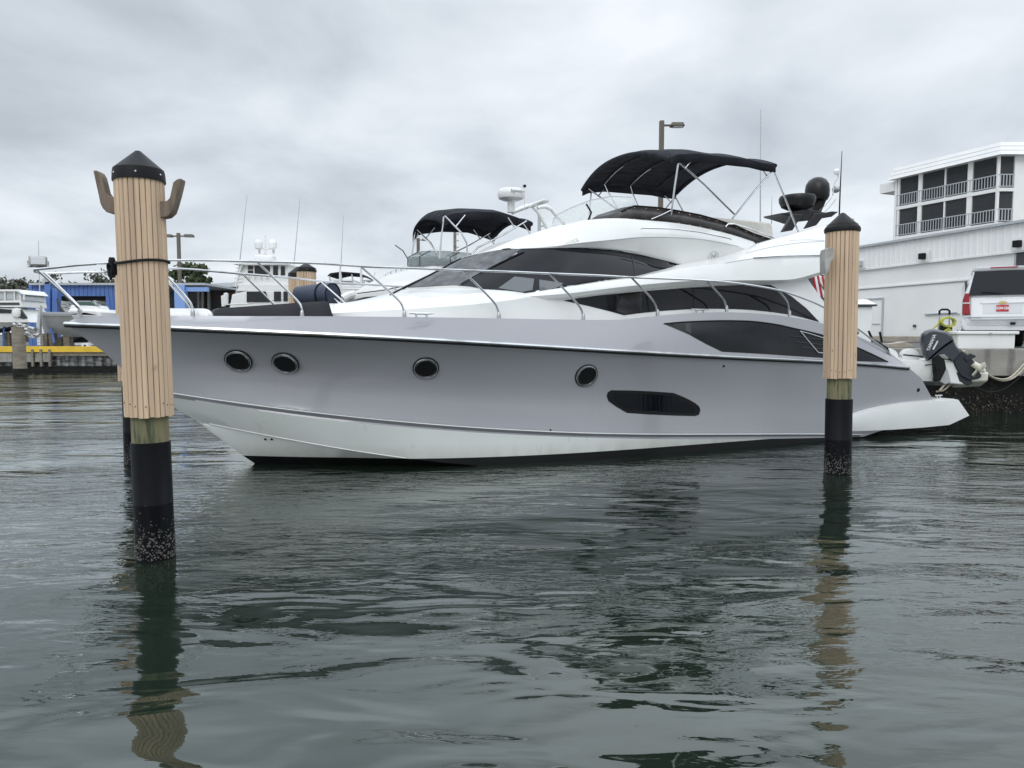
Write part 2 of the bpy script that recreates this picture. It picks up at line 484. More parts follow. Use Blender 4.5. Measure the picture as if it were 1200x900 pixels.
def wr(u): return float(np.interp(u, T_r[:, 0], T_r[:, 2]))
def wt(u): return max(float(np.interp(u, T_t[:, 0], T_t[:, 2])), wr(u) + .0)
def wb(u): return float(np.interp(u, T_b[:, 0], T_b[:, 2]))
def wk(u):
    if u <= kend: return float(np.interp(u, T_k[:, 0], T_k[:, 2]))
    return max(kw - .10 * (u - kend) ** .8, -.22)
ST = {k: bl(*k, 0) for k in [(76, 380), (95, 393), (120, 410), (144, 430), (166, 451)]}
eR = bl(1062, 430, 2.0).x; e1 = bl(1078, 445, 2.0).x; e2 = bl(1090, 457, 2.0).x; e3 = bl(1102, 469, 1.98).x; eB = bl(1012, 509, 1.93).x
NS = 90
ts = [(i / NS) ** 1.25 for i in range(NS + 1)]
def hullrows():
    rows = []
    for t in ts:
        uu = uR + (eR - uR) * t; A = Vector((uu, -Vr(uu), wr(uu)))
        ub = uB + (eB - uB) * t; B_ = Vector((ub, -Vb(ub), wb(ub)))
        r = [A]
        for s, st, ue in ((.17, (95, 393), e1), (.42, (120, 410), e2), (.70, (144, 430), e3)):
            p = A.lerp(B_, s)
            dS = ST[st] - ST[(76, 380)].lerp(ST[(166, 451)], s)
            end = Vector((ue, 0, 0)).x - (eR + (eB - eR) * s)
            p = p + dS * (1 - t) ** 3
            p.x += end * t ** 6
            p.y += .42 * math.sin(math.pi * s) * (1 - t) ** 1.2 * (min(1, t * 6)) * 1.0     # flare
            p.y = min(p.y, 0)
            r.append(p)
        r.append(B_)
        rows.append(r)
    return rows
HR = hullrows()
mb = MB(); mb.grid(HR); mb.grid([[mir(p) for p in r] for r in HR])
topsides = mb.build('hull_topsides', M['grey'], yacht, angle=50, merge=.0005)
# bulwark band between rub rail and deck edge
rows = []
for t in ts:
    uu = uR + (eR - uR) * t
    a_ = Vector((uu, -Vr(uu), wr(uu)))
    ut = max(uu, uT); ut = uT + (eR - uT) * t
    b_ = Vector((ut, -Vt(ut), wt(ut)))
    rows.append([a_, a_.lerp(b_, .5) + Vector((0, -.012, 0)) * min(1, t * 10), b_, b_ + Vector((0, min(.09, Vt(ut)), .003)), b_ + Vector((0, min(.11, Vt(ut)), -.10))])
mb = MB(); mb.grid(rows); mb.grid([[mir(p) for p in r] for r in rows])
bulwark = mb.build('bulwark', M['grey'], yacht, angle=40, merge=.0005)
# bottom: white with black boot
rows = []
uS0 = bl(298, 543, 0).x
KEEL = [bl(231, 493.5, 0), bl(262, 517, 0), bl(285, 534, 0), bl(298, 543, 0), Vector((uS0 + .5, 0, -.3)), Vector((uS0 + 1.6, 0, -.7)), Vector((uS0 + 3.5, 0, -.85)), Vector((eB, 0, -.6))]
kL = [0]
for i in range(1, len(KEEL)): kL.append(kL[-1] + (KEEL[i] - KEEL[i - 1]).length)
def keel(s):
    x = s * kL[-1]
    for i in range(1, len(KEEL)):
        if x <= kL[i] + 1e-9: return KEEL[i - 1].lerp(KEEL[i], (x - kL[i - 1]) / (kL[i] - kL[i - 1]))
    return KEEL[-1]
for t in ts:
    ub = uB + (eB - uB) * t; A = Vector((ub, -Vb(ub), wb(ub)))
    uk = uK + (eB - uK) * t; K = Vector((uk, -Vk(uk), wk(uk)))
    Q = keel(t)
    if t == 0: Q = KEEL[0].copy(); K = KEEL[0].copy()
    rows.append([A, A.lerp(K, .5), K, K + Vector((0, min(.035, Vk(uk)), -.012)), K.lerp(Q, .5), Q])
mb = MB(); mb.grid(rows); mb.grid([[mir(p) for p in r] for r in rows])
bottom = mb.build('hull_bottom', M['boot'], yacht, angle=22, merge=.0005)
# rub rail, strakes
def rr(u): return Vector((u, -Vr(u) - .012, wr(u)))
for sgn in (1, -1):
    pts = [rr(uR + (eR - uR) * t) for t in ts]
    pts[0].y = 0
    if sgn < 0: pts = [mir(p) for p in pts]
    mb = MB(); mb.tube(pts, .026, 8)
    rb = mb.build('rub_rail', M['chrome'], yacht)
    mb = MB(); mb.tube([p + Vector((0, 0.005 * sgn, -.034)) for p in pts], .016, 6)
    mb.build('rub_rail_gasket', M['black'], rb)
    T_s = fair(solve([(202, 461), (270, 472), (340, 481), (438, 491.5), (520, 499), (620, 506), (720, 508.5), (820, 509.5), (966, 509)], Vb), 4)
    us = np.linspace(T_s[0, 0] - .5, eB - .1, 60)
    pts = []
    ws = np.polyfit(T_s[:, 0], T_s[:, 2], 4)
    for u in us:
        w = float(np.polyval(ws, u)); 
        pts.append(Vector((u, -(Vb(u) + .004), w)))
    T_sp = pts if sgn > 0 else [mir(p) for p in pts]
    mb = MB(); rws = []
    for p in pts:
        y = 1 if True else 1
        rws.append([p + Vector((0, .04, .026)), p + Vector((0, -.032, .014)), p + Vector((0, -.034, .004)), p + Vector((0, .02, -.050))])
    MB().tube([(p if sgn > 0 else mir(p)) + Vector((0, -.033 * sgn, .012)) for p in pts], .0065, 6).build('strake_highlight_line', M['hullwhite'], yacht)  # white bead drawing the strake's painted line and its sky highlight
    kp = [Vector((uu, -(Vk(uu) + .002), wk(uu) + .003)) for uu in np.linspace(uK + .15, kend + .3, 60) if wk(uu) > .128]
    MB().tube([p if sgn > 0 else mir(p) for p in kp], .0075, 6).build('chine_highlight', M['gel'], yacht)  # bright bead painting in the highlight along the chine knuckle
    if sgn < 0: rws = [[mir(q) for q in r] for r in rws]
    mb.grid(rws); mb.build('spray_strake', M['grey'], yacht, angle=20)
# transom
mb = MB()
mb.grid([[HR[-1][i] for i in range(5)], [mir(HR[-1][i]) for i in range(5)]])
mb.add([Vector((eR, -Vt(eR), wt(eR))), Vector((eR, Vt(eR), wt(eR))), mir(HR[-1][0]), HR[-1][0]], [(0, 1, 2, 3)])
mb.build('transom', M['gel'], yacht)
# deck
rows = []
for t in ts:
    ut = uT + (eR - uT) * t
    v = max(Vt(ut) - .05, 0); w = wt(ut) - .05
    if ut > 6: w = min(w, float(np.interp(ut, [6, 7.5, 9, 12.5], [wt(6) - .05, wt(6) - .1, 1.5, 1.0])))
    rows.append([Vector((ut, -v, w)), Vector((ut, -v * .5, w + .03)), Vector((ut, 0, w + .04)), Vector((ut, v * .5, w + .03)), Vector((ut, v, w))])
mb = MB(); mb.grid(rows); mb.build('deck', M['gel'], yacht, merge=.0005)
# swim platform
plat_top = [(998, 489), (1010, 484.5), (1025, 480), (1040, 476.5), (1060, 473), (1080, 471), (1101, 469.5), (1123, 468.5)]
plat_bot = [(998, 506), (1020, 505.3), (1050, 504), (1085, 501.5), (1116, 498.5), (1136, 487)]
pv = 2.08
L_top = [bl(x, y, pv) for x, y in plat_top]; L_bot = [bl(x, y, pv) for x, y in plat_bot]
mb = MB()
poly = L_top + L_bot[::-1]
rowsP = []
k = 24
def pl(L, s):
    i = s * (len(L) - 1); j = min(int(i), len(L) - 2); return L[j].lerp(L[j + 1], i - j)
tips = L_bot[-1]
Lb = L_bot[:-1]
for i in range(k + 1):
    s = i / k
    a_ = pl(L_top, s); b_ = pl(Lb, s)
    vv = min(.14 + 0 * s, .14) * (1 - s * .2)
    mid = a_.lerp(b_, .5)
    if i == k: mid = tips
    else: mid.x += (tips.x - (L_top[-1].x + Lb[-1].x) / 2) * s ** 8
    top_in = a_ + Vector((0, .10, .012)); 
    rowsP.append([Vector((a_.x, 0, a_.z + .012)), top_in, a_, mid + Vector((0, .0, 0)), b_ + Vector((0, .06, 0)), Vector((b_.x, 0, b_.z - .02))])
mb.grid(rowsP); mb.grid([[mir(p) for p in r] for r in rowsP])
# nose of the side moulding tucks into the hull; stern face closes
mb.add(rowsP[-1], [list(range(6))]); mb.add([mir(p) for p in rowsP[-1]], [list(range(6))])
mb.add(rowsP[0], [list(range(6))]); mb.add([mir(p) for p in rowsP[0]], [list(range(6))])
plat = mb.build('swim_platform', M['gel'], yacht, angle=40, merge=.0005)
pz = L_top[-1].z + .012
mb = MB(); q = bl(1112, 464, 1.6)
mb.box((L_top[-1].x - .75, 0, pz + .006), (1.2, 3.6, .012)); mb.build('platform_decking', M['oldwood'], plat, smooth=False)
mb = MB()
cx, cy = L_top[-1].x - .25, -1.86
for d_ in (-.04, .04): mb.tube([(cx + d_, cy, pz), (cx + d_, cy, pz + .06)], .012)
mb.tube([(cx - .09, cy, pz + .065), (cx + .09, cy, pz + .065)], .014)
mb.build('cleat', M['chrome'], plat)

hullbvh = bvh_of([topsides, bulwark])
# dark glass panels in the hull
big = [(778, 379.6), (803, 377.4), (840, 376), (870, 376.2), (887, 377.3), (910, 380.5), (927, 384.3), (948, 389), (967, 394), (985, 400), (1003, 407), (1022, 415.5), (1040, 424.3), (1003, 423.2), (967, 419.6), (927, 417), (890, 414.5), (862, 413), (846, 412.2), (827, 403), (807, 391.8)]
hw = wrap(big, hullbvh, .006, 6).build('hull_window', M['glass'], yacht, angle=60)
pts = strip_on([(778, 379.6), (803, 377.4), (840, 376), (870, 376.2), (887, 377.3), (910, 380.5), (927, 384.3), (948, 389), (967, 394), (985, 400), (1003, 407), (1022, 415.5), (1040, 424.3)], hullbvh, .01, .01)
MB().tube(pts, .010, 6).build('window_trim', M['black'], hw)
wb2 = wrap([(803, 379.5), (808.5, 378.7), (809, 391), (803, 388)], hullbvh, .010, 5)
wb2.build('window_divider', M['glass2'], hw)
# vent frames and louvres behind the glass line
mb = MB()
fr = [(937, 388.5), (950, 392), (967, 397.5), (981, 403), (981, 414), (967, 414.3), (958, 413.5), (937, 388.5)]
mb.tube([sum_off(hitp(x, y, hullbvh), .018) for x, y in fr], .009, 6)
mb.build('vent_frame', M['trim'], hw)
mb = MB()
for (x0, y0, x1, y1) in ((926, 394, 975, 400), (932, 401, 978, 406), (939, 407.5, 980, 410.5)):
    mb.tube([sum_off(hitp(x0 + (x1 - x0) * i / 4, y0 + (y1 - y0) * i / 4, hullbvh), .014) for i in range(5)], .006, 5)
mb.build('louvre', M['dark'], hw)
low = [(711, 464.5), (712, 460), (716, 457.3), (740, 457.6), (765, 458.7), (789, 460.4), (803, 466), (814, 472), (819, 476), (820.5, 480.5), (819, 486), (814, 487.6), (790, 487), (760, 485.6), (735, 484), (722, 476.5), (713, 470)]
w2 = wrap(low, hullbvh, .006, 6).build('hull_window', M['black'], yacht, angle=60)
inner = [(717, 463.5), (721, 460.8), (765, 462.2), (788, 463.8), (809, 474), (815, 481), (812, 484.2), (760, 482), (736, 480.4), (723, 472)]
wrap(inner, hullbvh, .009, 6, depth=.0).build('pane', mat('lower_pane', (.004, .005, .007), .06, spec=.25, bump=(6, .003, (3, 1, .3))), w2, angle=60)
M['ring'] = mat('porthole_steel', (.68, .69, .70), .22, metal=1)
for (px, py, r) in ((280, 421.5, .168), (335, 424.5, .168), (499, 431, .165), (687, 440, .165)):
    l, n_ = hitp(px, py, hullbvh)
    pa_, pb_, pc_, pd_ = [hitp(px + dx_, py + dy_, hullbvh)[0] for dx_, dy_ in ((-13, 0), (13, 0), (0, -13), (0, 13))]
    n2_ = (pb_ - pa_).cross(pd_ - pc_).normalized(); n_ = n2_ if n2_.dot(n_) > 0 else -n2_
    l = l + n_ * (max(0, max((p_ - l).dot(n_) for p_ in (pa_, pb_, pc_, pd_))) + .002)
    q = n_.to_track_quat('Z', 'Y').to_matrix()
    mb = MB(); mb.lathe([(r * .80, -.03), (r * .80, .004), (r * .84, .014), (r * .90, .016), (r * .93, .008), (r * .95, .018), (r, .014), (r * 1.01, -.01)], l, 32, q)
    ph = MB()
    ring = [(r * .78, -.06), (r * .80, .014), (r * .84, .028), (r * .89, .012), (r * .92, .024), (r * 1.0, .020), (r * 1.02, -.03)]
    vs = []; fs = []; nn = 36
    for (a_, z_) in ring:
        for j in range(nn):
            vs.append(l + q @ Vector((a_ * math.cos(2 * math.pi * j / nn), a_ * math.sin(2 * math.pi * j / nn), z_)))
    for i in range(len(ring) - 1):
        for j in range(nn): fs.append((i * nn + j, i * nn + (j + 1) % nn, (i + 1) * nn + (j + 1) % nn, (i + 1) * nn + j))
    ph.add(vs, fs)
    o = ph.build('porthole', M['ring'], yacht, angle=30)
    MB().tube([l + q @ Vector((math.cos(2 * math.pi * j / 40) * r * 1.035, math.sin(2 * math.pi * j / 40) * r * 1.035, .004)) for j in range(41)], .009, 6).build('gasket', M['black'], o)
    MB().tube([l + q @ Vector((math.cos(2 * math.pi * j / 40) * r * .895, math.sin(2 * math.pi * j / 40) * r * .895, .014)) for j in range(41)], .006, 6).build('seal', M['black'], o)
    MB().lathe([(0.0001, .002), (r * .81, .002), (r * .81, .014), (.0001, .0141)], l, 32, q).build('pane', M['black'], o)
# small through-hull fittings
for (px, py, r) in ((848, 429, .018), (1076, 457, .035), (645, 504, .014)):
    l, n_ = hitp(px, py, hullbvh); q = n_.to_track_quat('Z', 'Y').to_matrix()
    MB().lathe([(r, -.01), (r, .008), (r * .6, .012), (r * .6, .002), (.0001, .002)], l, 16, q).build('drain_fitting', M['black'], yacht)
botbvh = bvh_of([bottom])
for px in (311, 318.5):
    l, n_ = hitp(px, 514.7, botbvh); q = n_.to_track_quat('Z', 'Y').to_matrix()
    MB().lathe([(.018, -.01), (.018, .006), (.010, .006), (.0001, .003)], l, 12, q).build('drain_fitting', M['black'], yacht)

# ---- coachroof (raised white moulding forward of the windscreen)
def cur(pxl, V, deg=None, n=8, ext=True, g=2):
    T = solve(pxl, V, n); T = fair(T, deg) if deg else gs(T, g)
    return lambda u: Vector((u, -V(u), float(np.interp(u, T[:, 0], T[:, 2]))))
def loft(curves, u0, u1, n=60, pw=1.0, zlow=None):
    rows = []
    for i in range(n + 1):
        u = u0 + (u1 - u0) * (i / n) ** pw
        rows.append([c(u) for c in curves])
    return rows
uc = bl(370, 368, 1.0).x
Vc0 = beamf(1.60, uc - .25, 3.2, 2.4)
Vc1 = lambda u: max(Vc0(u) - .03, 0)
Vc2 = lambda u: max(Vc0(u) - .22, 0)
Vc3 = lambda u: max(Vc0(u) - .75, 0)
zero = lambda u: 0.0
c0 = lambda u: Vector((u, -Vc0(u), wt(max(u, uT)) - .12))
c1 = cur([(366, 369), (400, 366.5), (440, 364), (500, 361), (540, 358.5), (590, 352), (620, 349)], Vc1, 3)
c2 = cur([(368, 362), (400, 359.5), (440, 356), (500, 350), (545, 343.5), (590, 343), (620, 343)], Vc2, 4)
c3 = cur([(372, 358), (400, 355.5), (440, 351), (480, 344), (520, 339), (560, 336), (620, 334)], Vc3, 4)
c4 = cur([(376, 356.5), (400, 354), (430, 350.5), (460, 344.5), (478, 337), (520, 335), (600, 333)], zero, 4)
ucE = c1(0) and bl(624, 349, 1.6).x
rows = loft([c0, c1, c2, c3, c4], uc - .25, ucE, 50, 1.5)
# round the nose down to the deck
def nose(rows, L=.30):
    u00 = rows[0][0].x
    for r in rows:
        f = min(1, (r[0].x - u00) / L); f = math.sqrt(max(0, 1 - (1 - f) ** 2))
        z0 = r[0].z
        for p in r[1:]: p.z = z0 + (p.z - z0) * f
    return rows
rows = nose(rows)
mb = MB(); mb.grid(rows); mb.grid([[mir(p) for p in r] for r in rows])
coach = mb.build('coachroof', M['gel'], yacht, angle=25, merge=.0005)
# forward sunpad (charcoal) and its white surround
def slab(px0, px1, top, v0, name, material, thick=.16, r=.06, rise=0):
    ua = bl(px0, 366, v0).x; ub_ = bl(px1, 366, v0).x
    rows = []
    n = 24
    for i in range(n + 1):
        f = i / n; u = ua + (ub_ - ua) * f
        e_ = min(f, 1 - f) * (ub_ - ua)
        k_ = math.sqrt(max(0, 1 - (1 - min(1, e_ / r)) ** 2))
        z1 = bl(px0 + (px1 - px0) * f, top[0] + (top[1] - top[0]) * f, v0 * .8).z
        z0 = z1 - thick
        vv = min(v0, max(Vt(u) - .16, .05))
        rows.append([Vector((u, -vv, z0)), Vector((u, -vv, z0 + (z1 - z0) * .7 * k_)), Vector((u, -vv + .05, z0 + (z1 - z0) * k_)), Vector((u, 0, z0 + (z1 - z0 + .02) * k_)),
                     Vector((u, vv - .05, z0 + (z1 - z0) * k_)), Vector((u, vv, z0 + (z1 - z0) * .7 * k_)), Vector((u, vv, z0))])
    mb = MB(); mb.grid(rows); mb.add(rows[0], [list(range(7))]); mb.add(rows[-1], [list(range(7))])
    return mb.build(name, material, yacht, angle=40, merge=.0005)
slab(247, 392, (361.5, 352.5), 1.0, 'sunpad', M['pad'], .26, .10)
slab(186, 254, (361, 361.5), .78, 'foredeck_hatch', M['gel'], .2, .14)

# ---- deckhouse with glass
uW0 = bl(478, 337, 0).x; uH0 = bl(541, 304, 0).x
def blendp(B, u0, L, p): return beamf(B, u0, L, p)
V2 = blendp(1.52, uW0, 2.2, 2.6)
V3 = blendp(1.24, uH0, 1.7, 2.6)
V4 = lambda u: blendp(1.36, uH0 - .03, 1.9, 2.4)(u)
V5 = lambda u: blendp(1.22, uH0 + .02, 2.4, 2.2)(u)
T2 = solve([(478, 337.3), (500, 336.2), (540, 334.5), (570, 339), (596, 344), (620, 343), (653, 338), (703, 330), (743, 325.5), (770, 320), (808, 313.5), (850, 309), (890, 303)], V2); T2 = gs(T2, 2)
T3 = gs(solve([(541, 304), (553, 300.5), (567, 297), (590, 292.8), (615, 291.5), (640, 291), (670, 291), (703, 292), (745, 298), (787, 308), (808, 313), (850, 305), (890, 300)], V3), 2)
T4 = gs(solve([(543, 303), (567, 296), (590, 292), (620, 289.8), (653, 288.3), (680, 284.5), (723, 280.3), (747, 278), (780, 277.5), (820, 280), (845, 284), (870, 290.5), (890, 296)], V4), 3)
T5 = gs(solve([(545, 302.5), (560, 297), (577, 291.5), (600, 282.5), (620, 275.3), (640, 268.5), (670, 261.8), (693, 257.3), (723, 255.8), (753, 257.8), (800, 262.5), (850, 273), (887, 284.5)], V5), 3)
g2 = lambda u: Vector((u, -V2(u), float(np.interp(u, T2[:, 0], T2[:, 2]))))
UE = bl(890, 296, 1.36).x
def row_at(t):
    # stations run from the raked windscreen to the aft end; every longitudinal has its own start
    a2 = uW0 + (UE - uW0) * t; a3 = uH0 + (UE - uH0) * t
    a4 = uH0 - .03 + (UE - uH0 + .03) * t; a5 = uH0 + .02 + (UE - uH0 - .02) * t
    z = lambda T, u: float(np.interp(u, T[:, 0], T[:, 2]))
    p2 = Vector((a2, -V2(a2), z(T2, a2))); p3 = Vector((a3, -V3(a3), z(T3, a3)))
    p4 = Vector((a4, -V4(a4), z(T4, a4))); p5 = Vector((a5, -V5(a5), z(T5, a5)))
    if p4.z < p3.z + .012: p4.z = p3.z + .012
    if p5.z < p4.z + .01: p5.z = p4.z + .01
    p1 = p2 + Vector((0, 0.0, -.35))
    bow_ = Vector((0, -.035, 0)) * min(1, t * 8)
    crown = .0
    c = Vector((p5.x, 0, p5.z - .02 * min(1, t * 4)))
    return [p1, p2, p2.lerp(p3, .33) + bow_ * .9, p2.lerp(p3, .66) + bow_ * .9, p3, p3 + (p4 - p3) * .15 + Vector((0, -.02, 0)) * min(1, t * 8), p4, p4.lerp(p5, .5) + Vector((0, -.03, 0.01)) * min(1, t * 6), p5, p5.lerp(c, .5), c]
ts2 = [(i / 80) ** 1.7 for i in range(81)]
rows = [row_at(t) for t in ts2]
mb = MB(); mb.grid(rows); mb.grid([[mir(p) for p in r] for r in rows])
mb.add(rows[-1] + [mir(p) for p in rows[-1][::-1]], [list(range(22))])
house = mb.build('deckhouse', M['gel'], yacht, angle=24, merge=.0005)
hb = bvh_of([house])
# side window + windscreen: photo outlines laid on the deckhouse
WS_unused = [(479, 337), (500, 323.5), (520, 312.5), (536, 304.5), (545, 302.2), (567, 297), (590, 293), (612, 291.9), (614, 297), (590, 307), (565, 320), (541, 334), (520, 335), (500, 336)]
def t_for(idx, pxx):
    best = (9e9, 0)
    for i in range(2001):
        t = i / 2000; p = row_at(t)[idx]
        wp = P0 + E * p.x - N * p.y + Vector((0, 0, p.z)); d = wp - C0
        x = 600 + 850 * d.x / d.dot(Fv)
        if p.y < -.5 and abs(x - pxx) < best[0]: best = (abs(x - pxx), t)
    return best[1]
tl_, th2 = t_for(1, 541), t_for(4, 612)
def ws_pt(q, k, off):
    tt = (tl_ + (th2 - tl_) * k / 3) * q
    r = row_at(tt); return r[1 + k], r
grid_ = []
for qi in range(31):
    q = (qi / 30) ** 1.3
    r = [row_at((tl_ + (th2 - tl_) * kk / 6) * q) for kk in range(7)]
    col_ = []
    for kk in range(7):
        rr0 = r[kk][1:5]; f_ = kk / 2; i0 = min(int(f_), 2)
        col_.append(rr0[i0].lerp(rr0[i0 + 1], f_ - i0))
    grid_.append(col_)
def offs(g, d):
    o = []
    for i in range(len(g)):
        rr = []
        for j in range(len(g[0])):
            a_ = g[min(i + 1, len(g) - 1)][j] - g[max(i - 1, 0)][j]; b_ = g[i][min(j + 1, 6)] - g[i][max(j - 1, 0)]
            n_ = a_.cross(b_)
            n_ = n_.normalized() if n_.length > 1e-9 else Vector((-.5, 0, .8))
            if n_.dot(Vector((-1, -.4, .8))) < 0: n_ = -n_
            p = g[i][j] + n_ * d
            if i == 0: p.y = 0
            rr.append(p)
        o.append(rr)
    return o
gO = offs(grid_, .010)
mb = MB(); mb.grid(gO); mb.grid([[mir(p) for p in r] for r in gO]); mb.build('windscreen_cover', M['mesh_cover'], yacht, angle=60, merge=.0005)
MB().tube([p + Vector((-.008, 0, .006)) for p in gO[0]], .012, 6).build('windscreen_mullion', M['black'], yacht)
SW = [(536, 334.5), (560, 320), (585, 307), (606, 297.5), (607, 292.3), (612, 291.9), (640, 291.2), (670, 291.4), (703, 292.4), (745, 298.3), (765, 302.8), (787, 308.3), (808, 314), (790, 317), (770, 321), (743, 327), (703, 332), (653, 340), (635, 342.5), (620, 344.3), (610, 345), (596, 344), (570, 339.5), (552, 336)]
sw = wrap(SW, hb, .006, 6).build('side_window', M['glass'], yacht, angle=60)
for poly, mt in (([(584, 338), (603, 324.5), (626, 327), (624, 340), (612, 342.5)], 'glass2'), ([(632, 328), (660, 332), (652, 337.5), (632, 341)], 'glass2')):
    wrap(poly, hb, .010, 5, depth=0).build('window_reflection_pane', mat('painted_reflection', (.13, .14, .15), .08), sw, angle=60)  # pale patches on the glass, reflections painted in as colour
MB().tube(strip_on([(544, 302.4), (567, 296.8), (590, 292.6), (612, 291.4), (640, 290.8), (670, 291), (703, 292), (745, 297.8), (765, 302.3), (787, 307.8), (810, 314)], hb, 0, .010), .010, 6).build('window_gasket', M['black'], sw)
MB().tube(strip_on([(540, 334), (565, 320), (590, 307), (614, 296)], hb, 0, .012), .014, 6).build('window_mullion', M['black'], sw)
MB().tube(strip_on([(740, 300), (742.5, 311), (745, 325)], hb, 0, .006), .011, 6).build('window_mullion', M['glass2'], sw)
# wipers
for pts in ([(472, 341, .35), (495, 329, .35), (520, 316, .3), (532, 309, .25)], [(457, 348, .6), (480, 336, .55), (505, 324, .5)]):
    mb = MB(); P = [bl(x, y, v) + Vector((0, 0, .03)) for x, y, v in pts]
    mb.tube(P, .014, 6); mb.build('wiper', M['black'], yacht)
# flybridge aft wing
a_u0 = bl(610, 350, 1.62).x; a_u1 = bl(1002, 310, 1.7).x
def tuck(u): return .16 * max(0, 1 - (u - a_u0) / .9) ** 1.5
Wv = lambda B, s0=.0: (lambda u: B - s0 * max(0, 1 - (u - a_u0) / 2.0) - tuck(u))
def fc(pxl, V, g=3):
    T = gs(solve(pxl, V), g)
    return lambda u: Vector((u, -V(u), float(np.interp(u, T[:, 0], T[:, 2]))))
wa = fc([(605, 351.5), (640, 350.3), (670, 348), (710, 343.5), (750, 339), (790, 335.5), (820, 333.8), (867, 332.8), (920, 331.5), (942, 328), (967, 320.5), (1004, 311)], Wv(1.69, .06))
wb_ = fc([(605, 348), (640, 346), (670, 343.5), (710, 338.5), (750, 334), (790, 330.5), (820, 329), (867, 328.5), (920, 328), (942, 324.5), (967, 317), (1004, 307)], Wv(1.77, .12))
wc = fc([(605, 345.5), (620, 343.5), (653, 338.5), (703, 330.5), (743, 325.5), (770, 319.8), (808, 313), (850, 308), (882, 303), (927, 299), (967, 298), (1004, 299)], Wv(1.69, .12))
wd = fc([(605, 344.5), (620, 342.8), (653, 337.5), (703, 329.5), (743, 324.3), (770, 318.3), (808, 311), (850, 304.5), (875, 296.5), (917, 287), (967, 282.5), (1004, 282)], Wv(1.55, .10))
we_ = fc([(605, 344), (620, 342), (653, 336.5), (703, 328), (743, 322.5), (770, 316), (808, 308), (850, 300), (875, 291), (887, 286), (903, 281.3), (937, 272.3), (967, 264.5), (1004, 256)], Wv(1.38, .05))
rows = []
for i in range(71):
    u = a_u0 + (a_u1 - a_u0) * i / 70
    A_, B_, C_, D_, E_ = wa(u), wb_(u), wc(u), wd(u), we_(u)
    rows.append([Vector((u, 0, A_.z)), A_ + Vector((0, .25, 0)), A_, B_, B_.lerp(C_, .5) + Vector((0, -.012, 0)), C_, D_, E_, E_ + Vector((0, .12, 0)), E_ + Vector((0, .14, -.14)), Vector((u, 0, E_.z - .2))])
mb = MB(); mb.grid(rows); mb.grid([[mir(p) for p in r] for r in rows])
mb.add(rows[-1] + [mir(p) for p in rows[-1][::-1]], [list(range(22))])
mb.add(rows[0] + [mir(p) for p in rows[0][::-1]], [list(range(22))])
wing = mb.build('flybridge_wing', M['gel'], yacht, angle=24, merge=.0005)
# cabin side below, with the lower window
cu0 = bl(612, 352, 1.5).x; cuT = bl(941, 330, 1.5).x; cuB = bl(1012, 398, 1.5).x
rows = []
for i in range(41):
    t = i / 40
    ut = cu0 + (cuT - cu0) * t; ub_ = cu0 + (cuB - cu0) * t
    top = Vector((ut, -1.565, wa(ut).z + .03)); bot = Vector((ub_, -1.60, min(wt(ub_), 9) - .35))
    rows.append([bot, bot.lerp(top, .5) + Vector((0, -.01, 0)), top, Vector((ut, 0, top.z))])
mb = MB(); mb.grid(rows); mb.grid([[mir(p) for p in r] for r in rows])
mb.add(rows[-1] + [mir(p) for p in rows[-1][::-1]], [list(range(8))])
cside = mb.build('cabin_side', M['gel'], yacht, angle=30, merge=.0005)
cb = bvh_of([cside])
LW = [(660, 352.3), (677, 349.5), (703, 346), (735, 343), (762, 340.6), (800, 337.6), (842, 335), (875, 333.8), (903, 333.8), (927, 347), (945, 361.5), (960, 377.3), (940, 372), (925, 368.6), (905, 365.8), (880, 363.2), (860, 362.2), (835, 361.8), (805, 362.5), (775, 364.5), (750, 367), (731, 369.4), (715, 365), (690, 358.8)]
lw = wrap(LW, cb, .006, 6).build('saloon_window', M['glass'], yacht, angle=60)
for seg in ([(757, 341), (758.5, 352), (760, 365)], [(812, 337.5), (812.5, 349), (813, 362)]):
    MB().tube(strip_on(seg, cb, 0, .006), .018 if seg[0][0] < 800 else .008, 6).build('window_mullion', M['black'], lw)
wrap([(727, 347), (752, 342.8), (751, 366), (731, 368.3), (722, 364)], cb, .009, 5, depth=0).build('curtained_pane', M['glass2'], lw, angle=60)
# slanting strut and grab rail aft of the cabin
P = [bl(939, 331, 1.52), bl(953, 343, 1.52), bl(967, 356, 1.52), bl(1004, 390, 1.52)]
MB().tube(P, .022, 8).build('cockpit_strut', M['chrome'], yacht)
MB().tube([p + Vector((.06, .03, -.01)) for p in P], .03, 8).build('cockpit_strut', M['black'], yacht)
# flybridge grab rails
MB().tube([bl(751, 268.5, 1.42), bl(753, 267.2, 1.44), bl(790, 268.2, 1.44), bl(820, 272, 1.44), bl(855, 279.5, 1.44), bl(857, 281, 1.42)], .011, 6).build('grab_rail', M['chrome'], yacht)
mb = MB(); mb.tube([bl(881, 303.5, 1.66), bl(884, 302, 1.70), bl(910, 300.2, 1.72), bl(940, 299.4, 1.72), bl(985, 299, 1.72)], .012, 6)
mb.build('grab_rail', M['chrome'], yacht)
for crease in ([(653, 288.6), (680, 284.8), (723, 280.6), (747, 278.3), (780, 277.8), (820, 280.3), (845, 284.3), (866, 289)], [(874, 297), (895, 291.5), (917, 287.3), (940, 284.3), (966, 282.8)], [(850, 308.3), (866, 305.5), (882, 303)], [(925, 282), (945, 281.2), (966, 282)]):
    MB().tube(strip_on(crease, bvh_of([house, wing]), 0, .001), .005, 5).build('painted_crease_line', M['trim'], yacht)  # grey lines painted along the creases, standing in for their shading
